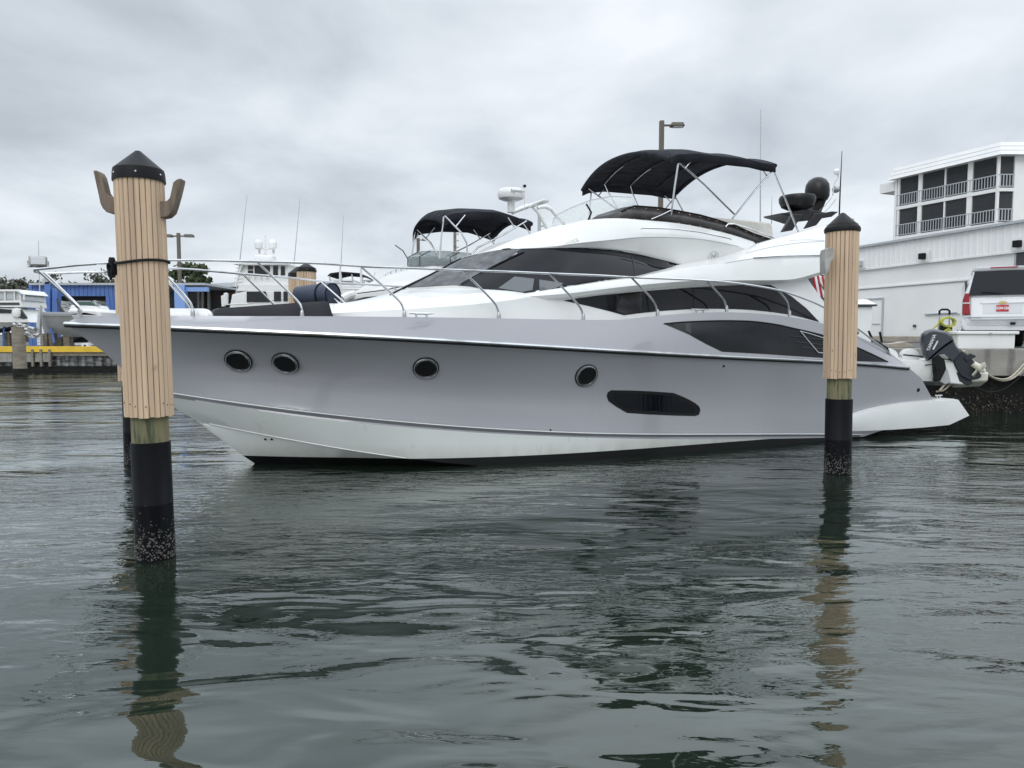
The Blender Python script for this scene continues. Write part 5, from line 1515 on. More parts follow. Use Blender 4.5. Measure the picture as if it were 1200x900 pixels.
# plane of the motor: through the transom, parallel to the dinghy axis
axv = Vector((sd_dir.x, sd_dir.y, 0)); pnv = Vector((axv.y, -axv.x, 0)); p_on = tp + axv * 1.35 + pnv * (.62 if pnv.y < 0 else -.62)
def ob(px, py, off=0.0):
    d = ray(px, py); t_ = ((p_on - C0).dot(pnv) + off) / d.dot(pnv); return omi @ (C0 + d * t_)
lo_n = (omi.to_3x3() @ pnv)
def slabpx(poly, hw, name, material, bevel=.03, shrink=None):
    P = [ob(x, y) for x, y in poly]
    mb = MB()
    if shrink:
        c_ = sum(P, Vector()) / len(P)
        lay = [(-1.0, shrink), (-.72, .93), (-.35, 1.0), (.35, 1.0), (.72, .93), (1.0, shrink)]
        rows = [[c_ + (p - c_) * k_ + lo_n * (hw * w_) for p in P] for w_, k_ in lay]
        mb.grid(rows, closed=True); mb.add(rows[0], [list(range(len(P)))]); mb.add(rows[-1], [list(range(len(P)))])
    else:
        mb.prism([p - lo_n * hw for p in P], lo_n * 2 * hw)
    return mb.build(name, material, om, angle=55 if shrink else 35, bevel=bevel if not shrink else 0)
cowl = slabpx([(1078, 397), (1080, 391), (1085, 387.2), (1092, 385.4), (1102, 387), (1110, 389), (1115, 393), (1117, 398), (1108, 404), (1099, 411), (1091, 418), (1086, 423), (1082, 417), (1079, 408)], .20, 'cowling', M['obm'], shrink=.80)
slabpx([(1086, 423), (1091, 418), (1099, 411), (1108, 404), (1117, 398), (1120, 405), (1127, 413), (1117, 424), (1105, 415), (1097, 416)], .13, 'lower_cowling', M['obm'], shrink=.86)
slabpx([(1112, 408), (1120, 406), (1135, 416.5), (1140, 422), (1148, 437), (1150, 441), (1146, 443.5), (1134, 446), (1124, 440), (1118, 428)], .07, 'leg', M['obdark'], bevel=.025)
slabpx([(1120, 436), (1130, 437), (1137, 442), (1140, 449), (1134, 452), (1124, 447)], .025, 'skeg', M['obdark'], bevel=.01)
slabpx([(1128, 419), (1136, 413.8), (1143, 417), (1141, 419), (1137, 421), (1132, 424)], .10, 'anti_ventilation_plate', M['obdark'], bevel=.01)
slabpx([(1092, 420), (1098, 415), (1106, 421), (1108, 432), (1101, 446), (1094, 447), (1092, 434)], .10, 'mount_bracket', M['black'], bevel=.02)
MB().tube([ob(1094, 424, .12), ob(1098, 432, .14), ob(1095, 444, .12)], .02, 8).build('tilt_ram', M['black'], om)
MB().tube([ob(1084, 428, .05), ob(1094, 427, .08), ob(1103, 434, .1)], .014, 6).build('fuel_line', M['black'], om)
pc = ob(1146, 431) + lo_n * (.14 if (omi @ C0 - ob(1146, 431)).dot(lo_n) > 0 else -.14)
ax = (ob(1152, 434) - ob(1140, 426)).normalized(); qx = ax.to_track_quat('Z', 'Y').to_matrix()
pr = MB().lathe([(.06, -.14), (.065, -.04), (.06, .06), (.03, .12), (.0001, .13)], pc, 16, qx).build('propeller', M['cream'], om)
for k in range(3):
    a_ = 2 * math.pi * k / 3 + .5
    mb = MB(); rows = []
    for i in range(6):
        r_ = .05 + .030 * i * 1.0; wv = .05 * math.sin(math.pi * (i + 1) / 7) + .02
        for_ = []
        for j in (-1, 0, 1):
            aa = a_ + j * wv / max(r_, .05) * .9
            for_.append(pc + qx @ Vector((r_ * math.cos(aa), r_ * math.sin(aa), j * .035)))
        rows.append(for_)
    mb.grid(rows); mb.build('blade', M['cream'], pr, solid=.008)
# lettering and stripe on the cowling
lf = ob(1091.5, 401.5, .19 + .012)
dA = (ob(1095.5, 391, .2) - ob(1087.5, 410, .2)).normalized(); nrmL = lo_n.normalized(); 
if (omi @ C0 - lf).dot(nrmL) < 0: nrmL = -nrmL
dB = nrmL.cross(dA)
mtx = Matrix(((dA.x, dB.x, nrmL.x, lf.x), (dA.y, dB.y, nrmL.y, lf.y), (dA.z, dB.z, nrmL.z, lf.z), (0, 0, 0, 1)))
text_mesh('YAMAHA', .085, 'lettering', M['silver'], cowl, mtx, .006, .002)
lf2 = ob(1097, 404, .212)
MB().prism([ob(1092.5, 409, .20), ob(1098.2, 399, .20), ob(1099.6, 400, .20), ob(1094, 410.2, .20)], nrmL * .014).build('stripe', M['silver'], cowl, smooth=False)

# ---- mooring ropes at the stern
def ropething(label, pts3, r, mtl, name='mooring_line', n=10):
    P = crom([tuple(p) for p in pts3], n); base = Vector(P[0])
    o = MB().tube([Vector(p) - base for p in P], r, 8).build(name, mtl, None, loc=base)
    return tag(o, label, 'rope', 'stern mooring lines')
w_ = lambda x, y, Y: atY(x, y, Y)
ropething('thin pale rope hanging from the outboard leg up to the quay, upper of the pair', [w_(1101, 458, 14.9), w_(1110, 446, 14.9), w_(1118, 428, 14.9), w_(1122, 417, 15), w_(1129, 411.5, 15.1), w_(1134, 415, 15.2), w_(1146, 430, 15.4), w_(1160, 441, 15.9), w_(1176, 446, 16.3), w_(1190, 441, 16.6), w_(1202, 428, 16.9), w_(1212, 410, 17.1)], .022, M['rope_tan'])
ropething('pale rope loop passing behind the outboard leg, lower of the pair', [w_(1097, 459, 15), w_(1106, 457, 14.95), w_(1115, 448, 14.95), w_(1119, 436, 15), w_(1117, 424, 15.05), w_(1124, 414, 15.2), w_(1131, 413, 15.3), w_(1152, 434, 15.6), w_(1168, 443.5, 16), w_(1184, 442, 16.4), w_(1202, 424, 16.9), w_(1214, 408, 17.2)], .018, M['rope_tan'])
ropething('thin black line sagging low from the outboard to the quay', [w_(1126, 440, 15.2), w_(1140, 452, 15.5), w_(1160, 459, 15.9), w_(1180, 454, 16.3), w_(1202, 436, 16.8)], .008, M['rope_black'])

# ============================================================ POLES
def lamp_post(px, py_top, Y, label, heads, r, hs=1.0, base=1.2, taper=1.0):
    t_ = atY(px, py_top, Y); o = thing('street_lamp', label, 'street lamp', (t_.x, t_.y, base))
    H_ = t_.z - base
    MB().box((0, 0, H_ / 2), (2 * r, 2 * r, H_)).build('pole', M['lamp'], o, bevel=r * .3)
    for sgn in heads:
        arm = MB().tube([(0, 0, H_ - .25 * hs), (sgn * .5 * hs, 0, H_ - .25 * hs)], .06 * hs, 8).build('arm', M['lamp'], o)
        hd = MB().box((sgn * .85 * hs, 0, H_ - .22 * hs), (.8 * hs, .5 * hs, .22 * hs), None, .8).build('lamp_head', M['lamp'], o, bevel=.05 * hs)
        MB().box((sgn * .88 * hs, 0, H_ - .34 * hs), (.5 * hs, .36 * hs, .02)).build('lens', M['lens'], hd)
    return o
lamp_post(775.5, 141.5, 27, 'tall bronze street lamp with one head rising behind the black bimini', (1,), .085, .66, DZ)
lamp_post(209, 273, 62, 'double headed street lamp beyond the nearest pile, above the green tree', (-1, 1), .13, 1.05, 1.05)
o = lamp_post(490, 279, 48, 'small lamp pole behind the front edge of the neighbouring black canopy', (1,), .10, .5, 1.05)
for (px, pt, Y, lab) in ((533, 268, 34, 'plain grey pole standing under the neighbouring black canopy'), (632, 249, 30, 'short grey pole with pegs behind the white arch')):
    t_ = atY(px, pt, Y); o = thing('pole', lab, 'pole', (t_.x, t_.y, 0.2))
    H_ = t_.z - .2
    MB().tube([(0, 0, 0), (0, 0, H_)], [.10, .07], 10).build('shaft', M['trim'] if px > 600 else M['oldwood'], o)
    for k in range(3): MB().box((.12, 0, H_ - .25 - k * .3), (.14, .05, .05)).build('peg', M['trim'], o)
for (x0, y0, x1, y1, Y, lab) in ((289.5, 229, 281, 306, 48, 'left thin whip antenna leaning right over the white sport fisher'), (351.5, 232, 344.5, 310, 48, 'right thin whip antenna leaning right over the white sport fisher'),
                            (402.5, 253, 399, 320, 52, 'faint thin antenna right of the tan piles'), (45, 282, 45.5, 300, 44, 'short thin antenna above the bow floodlight')):
    a_ = atY(x1, y1, Y); b_ = atY(x0, y0, Y); z0_ = 1.2
    a_ = a_ + (a_ - b_) * ((a_.z - z0_) / (b_.z - a_.z)) if b_.z > a_.z and a_.z > z0_ else a_
    o = MB().tube([Vector((0, 0, 0)), (b_ - a_) * .5, b_ - a_], [.045, .035, .015], 6).build('whip_antenna', M['trim'], None, loc=a_)
    tag(o, lab, 'antenna', 'thin whip antennas on the boats behind')
# ============================================================ NEIGHBOURING YACHT (moored parallel, beyond)
D2 = 5.0
nb = thing('motor_yacht', 'neighbouring white motor yacht beyond the grey one, black canopy and white radar arch', 'motor yacht', P0 - N * D2, PSI)
def b2(px, py, v):
    p = bl(px, py, v - D2); return Vector((p.x, p.y - D2, p.z))
q0 = b2(404, 350, 0).x
V_n = beamf(1.9, q0, 6.0, 2.2)
rows = []
for i in range(61):
    t = i / 60; u = q0 + 11.0 * t ** 1.2
    V = V_n(u); wS = 1.62 - .55 * t; 
    rows.append([Vector((u + .9 * (1 - t) ** 4, -V * .72, -.2)), Vector((u + .5 * (1 - t) ** 4, -V * .86, .35)), Vector((u, -V, wS - .08)), Vector((u, -V, wS)), Vector((u, -max(V - .15, 0), wS + .02)), Vector((u, 0, wS + .06))])
mb = MB(); mb.grid(rows); mb.grid([[mir(p) for p in r] for r in rows]); mb.add(rows[-1] + [mir(p) for p in rows[-1][::-1]], [list(range(12))])
mb.build('hull', M['gel'], nb, angle=40, merge=.0005)
def solve2(pxl, V, n=8):
    T = []
    for px, py in crom(pxl, n):
        v = .5
        for _ in range(40): v = .5 * v + .5 * V(b2(px, py, v).x)
        p = b2(px, py, v); T.append((p.x, v, p.z))
    return gs(np.array(sorted(T)), 2)
q1 = b2(408, 345, 0).x
Ca = beamf(1.2, q1, 4.2, 2.2); Cb = lambda u: Ca(u) * .93; Cc = lambda u: Ca(u) * .62
F = []
for pxl, V in (([(409, 350), (430, 345), (460, 342), (500, 340), (560, 338), (640, 330)], Ca), ([(410, 348), (430, 341), (455, 335), (480, 330), (510, 325), (560, 318), (640, 305)], Cb), ([(412, 346), (426, 337), (448, 326), (475, 317.5), (500, 313), (530, 309.5), (560, 304), (600, 296), (640, 290)], Cc)):
    T = solve2(pxl, V); F.append((lambda T, V: (lambda u: Vector((u, -V(u), float(np.interp(u, T[:, 0], T[:, 2]))))))(T, V))
rows = []
for i in range(41):
    u = q1 + 7.5 * (i / 40) ** 1.3; a_, b_, c_ = [f(u) for f in F]
    rows.append([Vector((u, a_.y, 1.2)), a_, b_, c_, Vector((u, 0, c_.z + .02 * min(1, i / 5)))])
mb = MB(); mb.grid(rows); mb.grid([[mir(p) for p in r] for r in rows]); mb.add(rows[-1] + [mir(p) for p in rows[-1][::-1]], [list(range(10))])
nh = mb.build('deckhouse', M['gel'], nb, angle=30, merge=.0005)
P = [b2(414, 352.5, 1.0), b2(428, 348, 1.0), b2(448, 346.5, 1.0), b2(442, 352, 1.0)]
MB().prism(P, (0, .6, 0)).build('anchor_locker', M['dark'], nb, smooth=False)
MB().tube([b2(400, 351, .2), b2(407, 347, .1), b2(414, 345, 0)], .09, 10).build('bow_pulpit', M['gel'], nb)
MB().tube([b2(418, 344, .9), b2(450, 340, 1.05), b2(480, 334, 1.1), b2(505, 331, 1.1)], .012, 6).build('deck_line', M['dark'], nb)
# curved flybridge windscreen
lo = []; hi = []
for i in range(13):
    t = -1 + 2 * i / 12
    x0 = 466 + 8 * (1 + t) * 0
    c_ = b2(478, 311.5, 0); u = c_.x + (.0 + 1.9 * (abs(t)) ** 2.2)
    lo.append(Vector((u, -1.05 * t, c_.z - .02 + .0 * t))); hi.append(Vector((u - .22 + .25 * abs(t) ** 3, -1.0 * t, c_.z + .33 - .16 * abs(t) ** 3)))
for i in range(13):
    t = -1 + 2 * i / 12; hi[i].x = lo[i].x + .16 * (1 - abs(t) ** 3) + .1
md_ = [a_.lerp(b_, .5) + Vector((-.13, 0, .03)) for a_, b_ in zip(lo, hi)]
mb = MB(); mb.grid([lo, md_, hi]); nw = mb.build('flybridge_windscreen', mat('smoked_acrylic', (.30, .35, .35), .06, alpha=.55), nb, solid=.012)
MB().tube(hi, .014, 6).build('windscreen_frame', M['gel'], nw)
for k in (2, 4, 6, 8, 10): MB().tube([lo[k], md_[k], hi[k]], .014, 6).build('windscreen_post', M['dark'], nw)
MB().prism([lo[0] + Vector((0, 0, -.25)), lo[3] + Vector((0, 0, -.25)), lo[6] + Vector((0, 0, -.25)), lo[9] + Vector((0, 0, -.25)), lo[12] + Vector((0, 0, -.25)), lo[12] + Vector((3, 0, -.25)), lo[0] + Vector((3, 0, -.25))], (0, 0, .25)).build('flybridge_coaming', M['gel'], nb, bevel=.03)
# canopy
BN = 1.02
ep = [(517, 249), (535, 247.5), (552, 245.5), (568, 246), (588, 247), (605, 252.5), (622, 259)]
EP2 = [b2(x, y + 2.5, BN) for x, y in ep]; eu2 = [p.x for p in EP2]; ew2 = [p.z for p in EP2]
rows = []
for i in range(27):
    s = i / 26; u = eu2[0] + (eu2[-1] - eu2[0]) * s; w0 = float(np.interp(u, eu2, ew2)); r = []
    for j in range(21):
        t = -1 + 2 * j / 20
        dz = (-.20 * (1 - s / .12) ** 2 if s < .12 else 0)
        r.append(Vector((u - .12 * (1 - t * t) * (1 - s), -BN * t, w0 + .18 * (1 - abs(t) ** 2.2) + dz * .9)))
    r = [r[0] + Vector((0, 0, -.18))] + r + [r[-1] + Vector((0, 0, -.18))]
    rows.append(r)
mb = MB(); mb.grid(rows); can = mb.build('canopy', M['canvas'], nb, angle=60, solid=.015)
MB().tube([p + Vector((0, 0, -.02)) for p in rows[-1][1:-1]], .06, 8).build('canopy_hem', M['canvas'], can)
def both2(pts, r):
    for sgn in (1, -1): MB().tube([p if sgn > 0 else mir(p) for p in pts], r, 8).build('frame_tube', M['chrome'], can)
both2([b2(521, 253, BN), b2(540, 272, BN), b2(547, 285, BN), b2(548, 302, BN)], .019)
both2([b2(520, 254, BN), b2(517.5, 275, BN), b2(515, 303, BN)], .019)
both2([b2(545, 252, BN), b2(534, 265.5, BN)], .016)
both2([b2(617, 259, BN), b2(590, 275, BN), b2(560, 290, BN), b2(550, 302, BN)], .019)
both2([b2(595, 255, BN), b2(604, 268, BN)], .016)
both2([b2(613, 262, BN), b2(622, 275, BN)], .016)
both2([b2(490, 276, .9), b2(502, 283, .95), b2(512, 297, 1.0)], .014)
# radar arch and radome
for v, pl2 in ((.95, ((630, 244), (634, 242.5), (640, 242.2), (646, 245.5), (652, 252.5), (661, 262), (668, 275))), (-.95, ((600, 250), (609, 244.5), (618, 240.8), (624, 242), (630, 248), (637, 260), (645, 275)))):
    P = [b2(x, y, v) for x, y in pl2]
    MB().tube([p for p in P], .045, 10).build('arch_tube', M['gel'], nb)
P0_ = [b2(x, y, -.95) for x, y in ((600, 250), (609, 244.5), (618, 241), (624, 242.5))]
rows = [[p + Vector((0, -k * .9 / 4, .0)) for k in range(5)] for p in P0_]
mb = MB(); mb.grid(rows); mb.build('arch_panel', M['gel'], nb, solid=.05)
rc_ = b2(599, 243, .1)
MB().lathe([(.09, -.12), (.09, .14), (.16, .22), (.0001, .23)], rc_, 16).build('radar_pedestal', M['gel'], nb)
rd = MB().lathe([(.20, .16), (.30, .20), (.325, .27), (.32, .36), (.28, .42), (.0001, .44)], rc_, 28).build('radome', M['gel'], nb)
dA = Vector((1, 0, 0)); lf = rc_ + Vector((.02, -.325, .33))
mtx = Matrix(((1, 0, 0, lf.x), (0, 0, -1, lf.y), (0, 1, 0, lf.z), (0, 0, 0, 1)))
text_mesh('Raymarine', .085, 'lettering', M['trim'], rd, mtx, .006, .002)
MB().tube([b2(614.5, 245, .3), b2(614.8, 220, .3)], .008, 6).build('whip_antenna', M['gel'], nb)
MB().lathe([(.03, -.03), (.045, 0), (.03, .03), (.0001, .032)], b2(614.8, 218, .3), 10).build('antenna_tip', M['black'], nb)
MB().tube([b2(466, 331, 0), b2(476, 318, .2), b2(490, 273, .4)], .006, 5).build('stay', M['trim'], nb)
for k in range(4):
    MB().tube([b2(452 + 6 * k, 325 - 2.6 * k, -.6), b2(452 + 6 * k, 321 - 2.6 * k, -.6)], .014, 6).build('rail_post', M['chrome'], nb)
MB().tube([b2(450, 322, -.6), b2(462, 316, -.6), b2(474, 311, -.6)], .014, 6).build('far_rail', M['chrome'], nb)
for (a_, b_, c_, d_) in ((447, 349, 452, 340), (500, 318, 506, 310)):
    pass

# ---- navy covered engine / roll beyond the foredeck
Yn = 15.2
ce = thing('covered_roll', 'navy blue strapped cover over a big rounded roll lying beyond the foredeck', 'covered roll', atY(370, 350, Yn), rad(-28))
ps = Yn / 850
MB().lathe([(.0001, -.50), (.16, -.50), (.19, -.47), (.20, -.3), (.225, .1), (.235, .42), (.22, .47), (.0001, .48)], (0, 0, .08), 28, Matrix.Rotation(rad(90), 3, 'Y') ).build('cover', M['navy'], ce)
for x_, r_ in ((.20, .242), (.47, .225)):
    MB().tube([(x_, r_ * math.cos(2 * math.pi * j / 24), .08 + r_ * math.sin(2 * math.pi * j / 24)) for j in range(25)], .014, 6).build('strap', M['black'], ce)
MB().tube([(.50, 0, -.02), (.62, 0, -.10), (.74, -.02, -.20)], .02, 8).build('grab_bar', M['chrome'], ce)
for sgn in (-1, 1): MB().box((sgn * .28, 0, -.95), (.06, .30, 1.75)).build('support', M['oldwood'], ce, smooth=False)

# ---- sport fisher with twin domes
Ys = 44
sf = thing('sport_fishing_yacht', 'distant white sport fishing yacht with two white satellite domes on its mast', 'motor yacht', (atY(300, 400, Ys).x, Ys, 0), 0)
def s3(px, py, dy=0): 
    p = atY(px, py, Ys + dy); return Vector((p.x - sf.location.x, p.y - Ys, p.z))
def sbox(poly, dy0, dy1, name, material, parent=None, bevel=.04):
    return MB().prism([s3(x, y, dy0) for x, y in poly], (0, dy1 - dy0, 0)).build(name, material, parent or sf, bevel=bevel)
sbox([(268, 365), (272, 345), (290, 341), (346, 341), (420, 345), (420, 395), (262, 395)], -2.0, 2.6, 'hull', M['gel'])
sbox([(276, 343), (278, 341), (345, 341), (345, 333), (281, 333)], -1.95, 2.5, 'deck_edge', M['gel'])
sbox([(277, 335), (283, 309.5), (337, 309.5), (338, 335)], -1.8, 2.2, 'bridge', M['gel'])
sbox([(272, 309.5), (284, 306.8), (338, 307.5), (339, 310.5), (290, 310.8)], -2.1, 2.5, 'hardtop', M['gel'])
sbox([(276.5, 322), (281, 311), (286.5, 311), (283, 322)], -1.86, -1.7, 'front_glass', M['clear'], bevel=0)
for x0, x1, y0, y1 in ((290.5, 316, 311.5, 321.5), (320, 325.5, 311.5, 322.5), (329, 333.8, 312, 322.5)):
    sbox([(x0, y1), (x0, y0), (x1, y0), (x1, y1)], -1.84, -1.7, 'side_window', M['carglass'], bevel=0)
sbox([(291, 316.7), (291, 316.1), (297, 316.1), (297, 316.7)], -1.87, -1.8, 'window_bar', M['gel'], bevel=0)
sbox([(297, 322), (297, 311), (298, 311), (298, 322)], -1.87, -1.8, 'window_bar', M['gel'], bevel=0)
sbox([(289, 354), (289, 341.5), (311, 341.5), (316, 354)], -2.06, -1.9, 'saloon_window', M['carglass'], bevel=0)
for x0, x1 in ((321, 329), (332, 337)):
    sbox([(x0, 353), (x0, 341.5), (x1, 341.5), (x1, 353)], -2.06, -1.9, 'saloon_window', M['carglass'], bevel=0)
for x_ in (292, 299, 306, 313): MB().tube([s3(x_, 323, -1.9), s3(x_, 328, -1.9)], .02, 5).build('rod_holder', M['trim'], sf)
MB().tube([s3(276, 336, -1.8), s3(280, 323, -1.8), s3(284, 310, -2.0)], .05, 6).build('ladder_rail', M['gel'], sf)
for k in range(6): MB().box(s3(278 + k * .9, 334 - k * 4, -1.8), (.5, .08, .06)).build('ladder_rung', M['gel'], sf, smooth=False)
MB().tube([s3(311, 307, 0), s3(311, 276, 0)], [.07, .04], 8).build('mast', M['gel'], sf)
MB().tube([s3(302, 291.5, 0), s3(320, 291.5, 0)], .05, 6).build('mast_arm', M['gel'], sf)
MB().tube([s3(303, 306, 0), s3(311, 296, 0), s3(319, 306, 0)], .05, 6).build('mast_brace', M['gel'], sf)
for x_ in (303, 319.5):
    MB().lathe([(.14, -.30), (.23, -.24), (.255, 0), (.22, .15), (.13, .24), (.0001, .27)], s3(x_, 286, 0), 18).build('satellite_dome', M['gel'], sf)
    MB().lathe([(.05, -.12), (.08, .1), (.0001, .12)], s3(x_ + 1, 295, 0), 8).build('horn', M['trim'], sf)
MB().box(s3(311, 303, 0), (1.1, .8, .35)).build('mast_base', M['gel'], sf, bevel=.08)
for (x_, z_) in ((262, 353), (265, 350)): MB().lathe([(.12, -.3), (.14, .3), (.0001, .35)], s3(x_, z_, -1.9), 8).build('bollard', M['gel'], sf)
MB().tube([s3(262, 357, -2), s3(290, 356, -2), s3(320, 351.5, -2), s3(345, 349, -2)], .03, 6).build('deck_rail', M['gel'], sf)

# ---- far white boats between the piles and the canopy yacht
def far_boat(px0, px1, pyt, pyb, Y, label, top='soft', name='motor_boat'):
    xm = (px0 + px1) / 2; c_ = atY(xm, pyb, Y); o = thing(name, label, 'boat', (c_.x, Y, 0))
    f = lambda x, y, dy=0: Vector((atY(x, y, Y + dy).x - c_.x, dy, atY(x, y, Y + dy).z))
    W = px1 - px0
    def bx(poly, a_, b_, nm, mt, bv=.03): return MB().prism([f(px0 + W * x, pyt + (pyb - pyt) * y, a_) for x, y in poly], (0, b_ - a_, 0)).build(nm, mt, o, bevel=bv)
    bx([(0, .62), (.06, .58), (.9, .66), (1.06, .70), (1.0, .84), (.92, 1.3), (.02, 1.3)], -1.2, 1.4, 'hull', M['gel'])
    bx([(.05, .60), (.10, .42), (.62, .44), (.86, .66)], -1.0, 1.2, 'cabin', M['gel'])
    bx([(.14, .56), (.16, .48), (.58, .49), (.70, .58)], -1.06, -.9, 'cabin_window', M['carglass'], 0)
    if top == 'soft':
        bx([(.0, .32), (.08, .22), (.35, .17), (.78, .22), (.92, .34), (.9, .36), (.76, .27), (.34, .22), (.08, .30)], -1.1, 1.2, 'canopy', M['canvas'])
    else:
        bx([(.02, .24), (.06, .18), (.8, .18), (.86, .26)], -1.1, 1.2, 'hardtop', M['gel'])
    for x in (.06, .34, .6, .84):
        MB().tube([f(px0 + W * x, pyt + (pyb - pyt) * .25, -1.0), f(px0 + W * (x + .03), pyt + (pyb - pyt) * .6, -1.0)], .04, 6).build('support_tube', M['chrome'], o)
    MB().tube([f(px0 + W * .3, pyt + (pyb - pyt) * .2, 0), f(px0 + W * .34, pyt - 3, 0)], .03, 5).build('antenna', M['trim'], o)
    return o
far_boat(383, 432, 312, 348, 40, 'distant white cruiser with a dark soft top left of the neighbouring yacht bow')
far_boat(424, 470, 322, 350, 58, 'far white boat with a hard top, mostly behind the neighbouring yacht bow', 'hard')
for px, pt in ((398.5, 314), (423, 312)):
    t_ = atY(px, pt, 36); o = thing('dock_post', 'left thin white dock post before the distant cruiser' if px < 410 else 'right thin white dock post before the distant cruiser', 'post', (t_.x, 36, 0))
    MB().tube([(0, 0, -.5), (0, 0, t_.z)], .055, 8).build('shaft', M['gel'], o)
fd = thing('floating_dock', 'low pale dock with handrail below the distant cruiser', 'dock', (atY(410, 350, 37).x, 37, 0))
MB().box((0, 0, atY(410, 345, 37).z / 2), (3.6, 1.2, atY(410, 345, 37).z)).build('deck', M['concrete'], fd, smooth=False)
MB().tube([(-1.8, -.6, atY(410, 338, 36.4).z), (1.8, -.6, atY(410, 339, 36.4).z)], .04, 6).build('handrail', M['gel'], fd)

# ============================================================ LEFT BOATYARD
YB = 52
bb = thing('boatyard_shed', 'blue metal shed with a wide dark opening and white slatted inside wall, far left', 'shed', (0, YB, 1.05))
def g3(px, py, dy=0): p = atY(px, py, YB + dy); return Vector((p.x, dy, p.z - 1.05))
def gbox(x0, y0, x1, y1, d0_, d1_, name, material, parent=None):
    a_ = g3(x0, y1, d0_); b_ = g3(x1, y0, d0_)
    return MB().box(((a_.x + b_.x) / 2, (d0_ + d1_) / 2, (a_.z + b_.z) / 2), (abs(b_.x - a_.x), d1_ - d0_, abs(b_.z - a_.z))).build(name, material, parent or bb, smooth=False)
def ribbed(x0, y0, x1, y1, d, name, material, pitch=.30):
    a_ = g3(x0, y1, d); b_ = g3(x1, y0, d); prof = []; x = a_.x
    while x < b_.x: prof += [(x, 0), (x + pitch * .7, 0), (x + pitch * .78, -.05), (x + pitch * .92, -.05)]; x += pitch
    prof.append((b_.x, 0))
    return MB().grid([[Vector((p, d + q_, a_.z)) for p, q_ in prof], [Vector((p, d + q_, b_.z)) for p, q_ in prof]]).build(name, material, bb, smooth=False)
ribbed(34, 334, 142, 347, 0, 'header', M['blue'])
gbox(205, 336.5, 243, 341.5, -.2, .1, 'light_beam', mat('light_blue_metal', (.22, .36, .68), .5))
ribbed(34, 347, 41, 405, 0, 'front_post', M['blue'])
ribbed(126, 347, 142, 405, 0, 'front_post', M['blue'])
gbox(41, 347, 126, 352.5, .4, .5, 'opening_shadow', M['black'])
x0_, x1_ = g3(41, 352, 3).x, g3(142, 352, 3).x
mb = MB(); z_ = g3(41, 405, 3).z; zt_ = g3(41, 352, 3).z
while z_ < zt_:
    mb.box(((x0_ + x1_) / 2, 3, z_ + .11), (x1_ - x0_, .1, .20)); z_ += .24
mb.build('slatted_wall', M['metal_white'], bb, smooth=False)
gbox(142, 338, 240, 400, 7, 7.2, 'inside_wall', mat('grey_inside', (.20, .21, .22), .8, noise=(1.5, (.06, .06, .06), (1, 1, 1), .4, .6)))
gbox(34, 331.5, 240, 334, -.3, 12, 'roof', M['trim'])
gbox(205, 334, 216, 372, -.4, 0.1, 'front_post', mat('light_blue_metal', (.22, .36, .68), .5))
# right-hand wing of the shed seen between pile and yacht house
sh2 = thing('boatyard_shed', 'grey-roofed open shed with dark inside and rusty beam, left of the sport fisher', 'shed', (0, 58, 1.05))
def h3(px, py, dy=0): p = atY(px, py, 58 + dy); return Vector((p.x, dy, p.z - 1.05))
a_, b_ = h3(216, 331), h3(275, 331)
MB().prism([h3(216, 334), h3(272, 331), h3(280, 331.5), h3(280, 336), h3(216, 337)], (0, 8, 0)).build('roof', M['trim'], sh2, smooth=False)
MB().prism([h3(240, 337), h3(280, 337), h3(280, 395), h3(240, 395)], (0, .3, 0)).build('back_wall', M['dark'], sh2, smooth=False)
MB().prism([h3(250, 348, -.3), h3(268, 342.5, -.3), h3(278, 342, -.3), h3(278, 346, -.3), h3(262, 350, -.3)], (0, .2, 0)).build('rusty_beam', mat('rusty', (.14, .06, .035), .9), sh2, smooth=False)
for x_ in (231, 236, 243): MB().prism([h3(x_, 338, -.5), h3(x_ + 2.5, 338, -.5), h3(x_ + 2.5, 400, -.5), h3(x_, 400, -.5)], (0, .3, 0)).build('column', M['galv'], sh2, smooth=False)
# boat lift (two blue towers with a grey head)
lf_ = thing('boat_lift', 'blue steel boat lift with two upright posts and a grey head beam behind the bow', 'boat lift', (atY(60, 400, 47).x, 47, 1.05))
def l3(px, py, dy=0): p = atY(px, py, 47 + dy); return Vector((p.x - lf_.location.x, dy, p.z - 1.05))
for (x0, x1, y0) in ((52, 58.5, 330), (61, 67, 338)):
    MB().prism([l3(x0, 408), l3(x1, 408), l3(x1, y0), l3(x0, y0)], (0, .45, 0)).build('post', M['blue'], lf_, bevel=.02)
MB().prism([l3(49, 333), l3(60, 333), l3(58, 326), l3(49, 326)], (0, .6, 0)).build('head', M['trim'], lf_, bevel=.02)
for (x0, y0, x1, y1) in ((67, 350, 72, 366), (69, 358, 77, 368)):
    MB().tube([l3(x0, y0), l3(x1, y1)], .06, 6).build('strut', M['dark'], lf_)
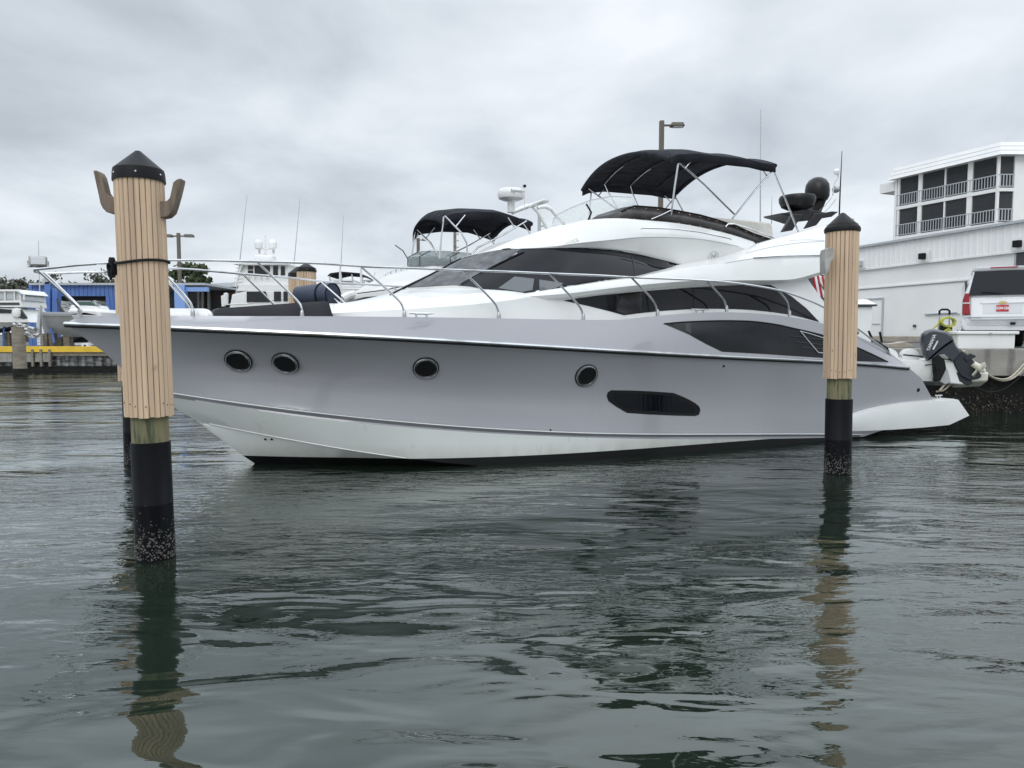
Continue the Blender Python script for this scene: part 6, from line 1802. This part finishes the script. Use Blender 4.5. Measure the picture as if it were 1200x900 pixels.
# boats on the hard
def yard_boat(name, label, Y, X0, L_, hull_m, sheer, bow_dir=1, top=True, rot=0):
    o = thing(name, label, 'boat', (X0, Y, 1.05), rot)
    rows = []
    B_ = L_ * .16
    for i in range(25):
        t = i / 24; x = L_ * t * bow_dir; b_ = B_ * (1 - t ** 2.6) ; sh = sheer + .35 * t ** 2; k_ = .9 + (sheer - .9 + .30) * max(0, (t - .5) / .5) ** 2.2
        rows.append([Vector((x, -b_, sh)), Vector((x - .0, -b_ * .9, (sh * .45 + k_ * .55))), Vector((x, -b_ * .78, k_ + .25 * (1 - t))), Vector((x, 0, k_)), Vector((x, b_ * .78, k_ + .25 * (1 - t))), Vector((x, b_ * .9, sh * .45 + k_ * .55)), Vector((x, b_, sh))])
    mb = MB(); mb.grid(rows, closed=True); mb.add(rows[0], [list(range(7))]); mb.add(rows[-1], [list(range(7))]); 
    hl = mb.build('hull', hull_m, o, angle=40, merge=.001)
    rows2 = [[r[1] * .5 + r[2] * .5 + Vector((0, -.02, 0)), r[2] + Vector((0, -.03, 0)), r[3] + Vector((0, 0, -.03))] for r in rows[:22]]
    mb = MB(); mb.grid(rows2); mb.build('bottom_paint', M['bottompaint'], o, angle=40)
    MB().tube([r[0] + Vector((0, -.02, 0)) for r in rows], .04, 6).build('rub_rail', M['trim'], o)
    for x_ in (.15, .45, .7):
        MB().tube([(L_ * x_ * bow_dir, -B_ * .8, 0), (L_ * x_ * bow_dir, -B_ * .55, 1.25)], .06, 6).build('boat_stand', M['blue'], o)
        MB().box((L_ * x_ * bow_dir, 0, .45), (.4, .6, .9)).build('keel_block', M['oldwood'], o, smooth=False)
    return o
YC = 41.5
xb0 = atY(-52, 380, YC).x; xb1 = atY(37, 380, YC).x; Lb_ = xb1 - xb0
c1_ = yard_boat('motor_boat', 'white flybridge cruiser propped ashore at the far left edge, clear enclosure on top', YC, xb0, Lb_, M['gel'], atY(20, 377, YC).z - 1.05 - .1)
def y3(o, px, py, dy=0): p = atY(px, py, YC + dy); return Vector((p.x - o.location.x, dy, p.z - 1.05))
def ybox(o, poly, d0_, d1_, name, material, Yv=None, bevel=.03):
    return MB().prism([y3(o, x, y, d0_) for x, y in poly], (0, d1_ - d0_, 0)).build(name, material, o, bevel=bevel)
ybox(c1_, [(-40, 378), (-40, 360), (20, 362), (29, 372), (36, 378)], -1.2, 1.2, 'cabin', M['gel'])
ybox(c1_, [(-10, 367), (-10, 361), (18, 363), (19, 367)], -1.25, -1.15, 'cabin_window', M['carglass'], bevel=0)
ybox(c1_, [(21, 372), (22, 364), (25, 363), (32, 373), (27, 374)], -1.24, -1.15, 'windscreen', M['glass2'], bevel=0)
ybox(c1_, [(-40, 360), (-40, 353), (24, 352), (26, 360)], -1.1, 1.1, 'flybridge', M['gel'])
ybox(c1_, [(-40, 357.5), (-40, 354.5), (22, 354.5), (23, 357.5)], -1.13, -1.0, 'dark_band', M['dark'], bevel=0)
ybox(c1_, [(-30, 352), (-30, 341), (20, 341), (27, 347), (28, 352)], -.95, 1.0, 'enclosure', mat('clear_vinyl', (.62, .65, .66), .1, alpha=.75), bevel=0)
ybox(c1_, [(-40, 341.5), (-40, 339.3), (22, 339.3), (28, 345), (26, 345.5), (20, 341.8)], -1.1, 1.1, 'canopy_top', M['gel'])
for x_ in (-6, 6, 17, 24, 28): MB().tube([y3(c1_, x_, 352, -1.0), y3(c1_, x_, 341 if x_ < 22 else 345, -1.0)], .05, 6).build('frame_post', M['gel'], c1_)
for x0, x1 in ((-4, 4.5), (8, 15.5)): ybox(c1_, [(x0, 350.5), (x0, 344.5), (x1, 344.5), (x1, 350.5)], -1.0, -.96, 'vinyl_window', M['trim'], bevel=0)
MB().lathe([(.2, -.25), (.26, 0), (.2, .2), (.0001, .25)], y3(c1_, 20, 366, -1.2), 12).build('fender', M['gel'], c1_)
# second: grey-wrapped bow
xb0 = atY(150, 380, YC + 1).x; xb1 = atY(44, 370, YC + 1).x
c2_ = thing('motor_boat', 'boat ashore with pale grey hull and dark grey deck cover, behind the yacht bow', 'boat', (xb1, YC - 1, 1.05))
YCs = YC; YC = YC - 1
rows = []
for i in range(15):
    t = i / 14
    xt = 45 + 55 * t
    b_ = 1.25 * (1 - (1 - t) ** 2)
    zt = y3(c2_, xt, 369 + 1.0 * t, 0).z; zb = y3(c2_, xt, min(395 + 0 * t, 388 + 12 * t), 0).z if t > 0 else y3(c2_, 46, 391, 0).z
    x_ = y3(c2_, xt, 369, 0).x
    rows.append([Vector((x_, -b_, zt)), Vector((x_ + .15, -b_ * .75, (zt + zb) / 2)), Vector((x_ + .3, 0, zb)), Vector((x_ + .15, b_ * .75, (zt + zb) / 2)), Vector((x_, b_, zt))])
mb = MB(); mb.grid(rows, closed=True); mb.add(rows[-1], [list(range(5))]); mb.build('hull', M['greyhull'], c2_, angle=40, merge=.001)
rows = [[r[0] + Vector((-.05, -.05, -.05)), r[0] + Vector((0, 0, .06)), r[0].lerp(r[4], .5) + Vector((0, 0, .18)), r[4] + Vector((0, 0, .06))] for r in rows]
mb = MB(); mb.grid(rows); mb.build('deck_cover', mat('grey_cover', (.16, .165, .17), .7), c2_, angle=40)
for px in (56, 62, 80): MB().box(y3(c2_, px, 400, .2), (.35, .4, .9)).build('keel_block', M['oldwood'], c2_, smooth=False)
MB().tube([y3(c2_, 60, 385, -.3), y3(c2_, 64, 402, -.6)], .06, 6).build('boat_stand', M['blue'], c2_)
YC = YCs + 2
c3_ = thing('motor_boat', 'white centre console boat ashore between the blue lift and the nearest pile', 'boat', (atY(95, 395, YC).x, YC, 1.05))
ybox(c3_, [(78, 366), (80, 361), (114, 362), (117, 366), (117, 388), (106, 394), (78, 390)], -1.2, 1.2, 'hull', M['gel'], bevel=.15)
ybox(c3_, [(70, 396), (82, 388), (102, 389), (92, 398), (80, 402)], -.9, .9, 'bottom_paint', M['bottompaint'], bevel=.05)
ybox(c3_, [(80, 367), (82, 357.5), (97, 356.5), (112, 358), (116, 367)], -.7, .7, 'console', M['gel'], bevel=.1)
ybox(c3_, [(88, 357.5), (89, 354), (107, 354), (112.5, 357.5)], -.72, -.2, 'windscreen', mat('green_glass', (.05, .09, .075), .1), bevel=0)
MB().tube([y3(c3_, 113, 360, -.6), y3(c3_, 110.5, 352, -.6)], .05, 6).build('rail_post', M['chrome'], c3_)
for px in (72, 80): MB().box(y3(c3_, px, 403, .2), (.5, .4, .8)).build('keel_block', M['oldwood'], c3_, smooth=False)
# crumpled wrap hanging over the pile, blown from the cruiser bow
wr_o = thing('plastic_wrap', 'crumpled sheet of white plastic wrap hanging off the cruiser bow by the timber pile', 'plastic wrap', atY(28, 385, 39.5))
rnd = random.Random(8); rows = []
for i in range(10):
    s = i / 9; r = []
    for j in range(8):
        t = j / 7
        x = 15 + 31 * s + rnd.uniform(-.6, .6); yl = 376 + 9 * s; yh = 382 + 12 * min(1, s * 2) + (2 if s > .6 else 0)
        y = yl + (yh - yl) * t + rnd.uniform(-.5, .5)
        r.append(atY(x, y, 39.5 + rnd.uniform(-.3, .3)) - wr_o.location)
    rows.append(r)
MB().grid(rows).build('sheet', M['tarp'], wr_o, angle=10, solid=.02)
MB().prism([atY(42, 393, 39.6) - wr_o.location, atY(46, 393, 39.6) - wr_o.location, atY(47, 358, 39.6) - wr_o.location, atY(44, 370, 39.6) - wr_o.location], (0, .2, 0)).build('batten', M['trim'], wr_o, smooth=False)
sg_ = thing('sign_box', 'small white box with a dark square standing on the seawall by the bow', 'box', (atY(101, 402, 38.5).x, 38.5, 1.05))
MB().box((0, 0, .17), (.36, .25, .34)).build('body', M['white'], sg_, smooth=False)
MB().box((0, -.135, .2), (.12, .02, .12)).build('square_mark', M['dark'], sg_, smooth=False)
# floodlight on the yacht's bow rail nose
pn = bl(45, 312.5, 0.0)
fo = thing('flood_light', 'square floodlight standing just above the tip of the bow rail', 'flood light', P0 + E * pn.x + Vector((0, 0, pn.z)), .55)
Z0 = pn.z
sc_ = 9.2 / 850
MB().box((0, 0, .068), (.20, .10, .125)).build('housing', M['galv'], fo, bevel=.015)
MB().box((0, -.055, .07), (.155, .012, .09)).build('lens', M['lens'], fo, bevel=.004)
MB().tube([(-.11, 0, .07), (-.11, 0, -.005), (.11, 0, -.005), (.11, 0, .07)], .009, 6).build('bracket', M['steel'], fo)

# ============================================================ TREES
def tree(label, px, py_top, Y, wpx, seed, material, leaf=.16, nleaf=2600, base=1.05, trunk_frac=.35, sparse=0.0, group='trees behind the boatyard', lobes=9):
    rnd = random.Random(seed)
    t_ = atY(px, py_top, Y); H_ = t_.z - base; W_ = wpx * Y / 850
    o = thing('tree', label, 'tree', (t_.x, Y, base), 0, group)
    tk = MB(); top = Vector((rnd.uniform(-.03, .03) * W_, 0, H_ * (trunk_frac + .1)))
    tk.tube([(0, 0, -.3), (0, 0, H_ * trunk_frac * .5), top], [.035 * H_, .026 * H_, .02 * H_], 8)
    lb = []
    for k in range(lobes):
        a_ = rnd.uniform(0, 2 * math.pi); rr = (rnd.random() ** .6) * W_ * .40
        c_ = Vector((rr * math.cos(a_), rr * math.sin(a_) * .8, H_ * rnd.uniform(trunk_frac + .18, .90)))
        R_ = W_ * rnd.uniform(.13, .22)
        c_.z = min(c_.z, H_ - R_ * .5)
        lb.append((c_, R_))
        mid = top.lerp(c_, .5) + Vector((rnd.uniform(-.05, .05) * W_, 0, -.03 * H_))
        tk.tube([top, mid, c_], [.013 * H_, .009 * H_, .003 * H_], 6)
        for _ in range(3):
            d = Vector((rnd.gauss(0, 1), rnd.gauss(0, 1), rnd.gauss(.3, 1))).normalized() * R_ * rnd.uniform(.9, 1.35)
            tk.tube([c_.lerp(mid, .3), c_ + d], [.004 * H_, .0015 * H_], 4)
    tk.build('trunk', M['bark'], o)
    mb = MB()
    for k in range(nleaf):
        c_, R_ = rnd.choice(lb)
        d = Vector((rnd.gauss(0, 1), rnd.gauss(0, 1), rnd.gauss(0, .75)))
        d = d.normalized() * R_ * (rnd.random() ** .45) * (1.18 if rnd.random() < .25 else 1)
        if sparse and rnd.random() < sparse: d *= 1.5
        p = c_ + Vector((d.x, d.y, d.z * .7)); s_ = leaf * rnd.uniform(.5, 1.2)
        a_ = Vector((rnd.gauss(0, 1), rnd.gauss(0, 1), rnd.gauss(0, 1))).normalized() * s_
        b_ = a_.cross(Vector((rnd.gauss(0, 1), rnd.gauss(0, 1), rnd.gauss(0, 1)))).normalized() * s_ * .55
        mb.add([p - a_, p + b_, p + a_, p - b_], [(0, 1, 2, 3)])
    mb.build('crown', material, o, smooth=False, merge=0)
    return o
tree('round green tree with gaps in its crown standing behind the double headed street lamp', 223, 305, 66, 58, 11, M['leaf'], .26, 4200, 1.05, .22, .05, lobes=15)
tree('dull thin-leaved tree at the far left edge behind the white cruiser', 6, 320, 75, 52, 12, M['leaf2'], .22, 2200, sparse=.25, lobes=12)
tree('dull thin tree standing just left of the blue shed', 28, 323, 78, 40, 13, M['leaf2'], .2, 1500, sparse=.3, lobes=10)
tree('thin sparse tree showing above the blue shed roof behind the lift head', 71, 315, 80, 40, 14, M['leaf2'], .2, 800, sparse=.4, lobes=8)
tree('thin sparse tree above the blue shed roof just left of the nearest pile', 117, 312, 80, 46, 15, M['leaf2'], .2, 1100, sparse=.35, lobes=9)
tree('dark green bushy tree top behind the tan piles and distant cruiser', 372, 331, 90, 50, 16, M['leaf'], .3, 1800, lobes=9)
tree('distant low green tree behind the sport fisher stern', 340, 335, 92, 46, 17, M['leaf'], .3, 1500, lobes=9)
tree('distant tree low behind the neighbouring yacht bow', 455, 345, 92, 60, 18, M['leaf'], .3, 1500, lobes=9)
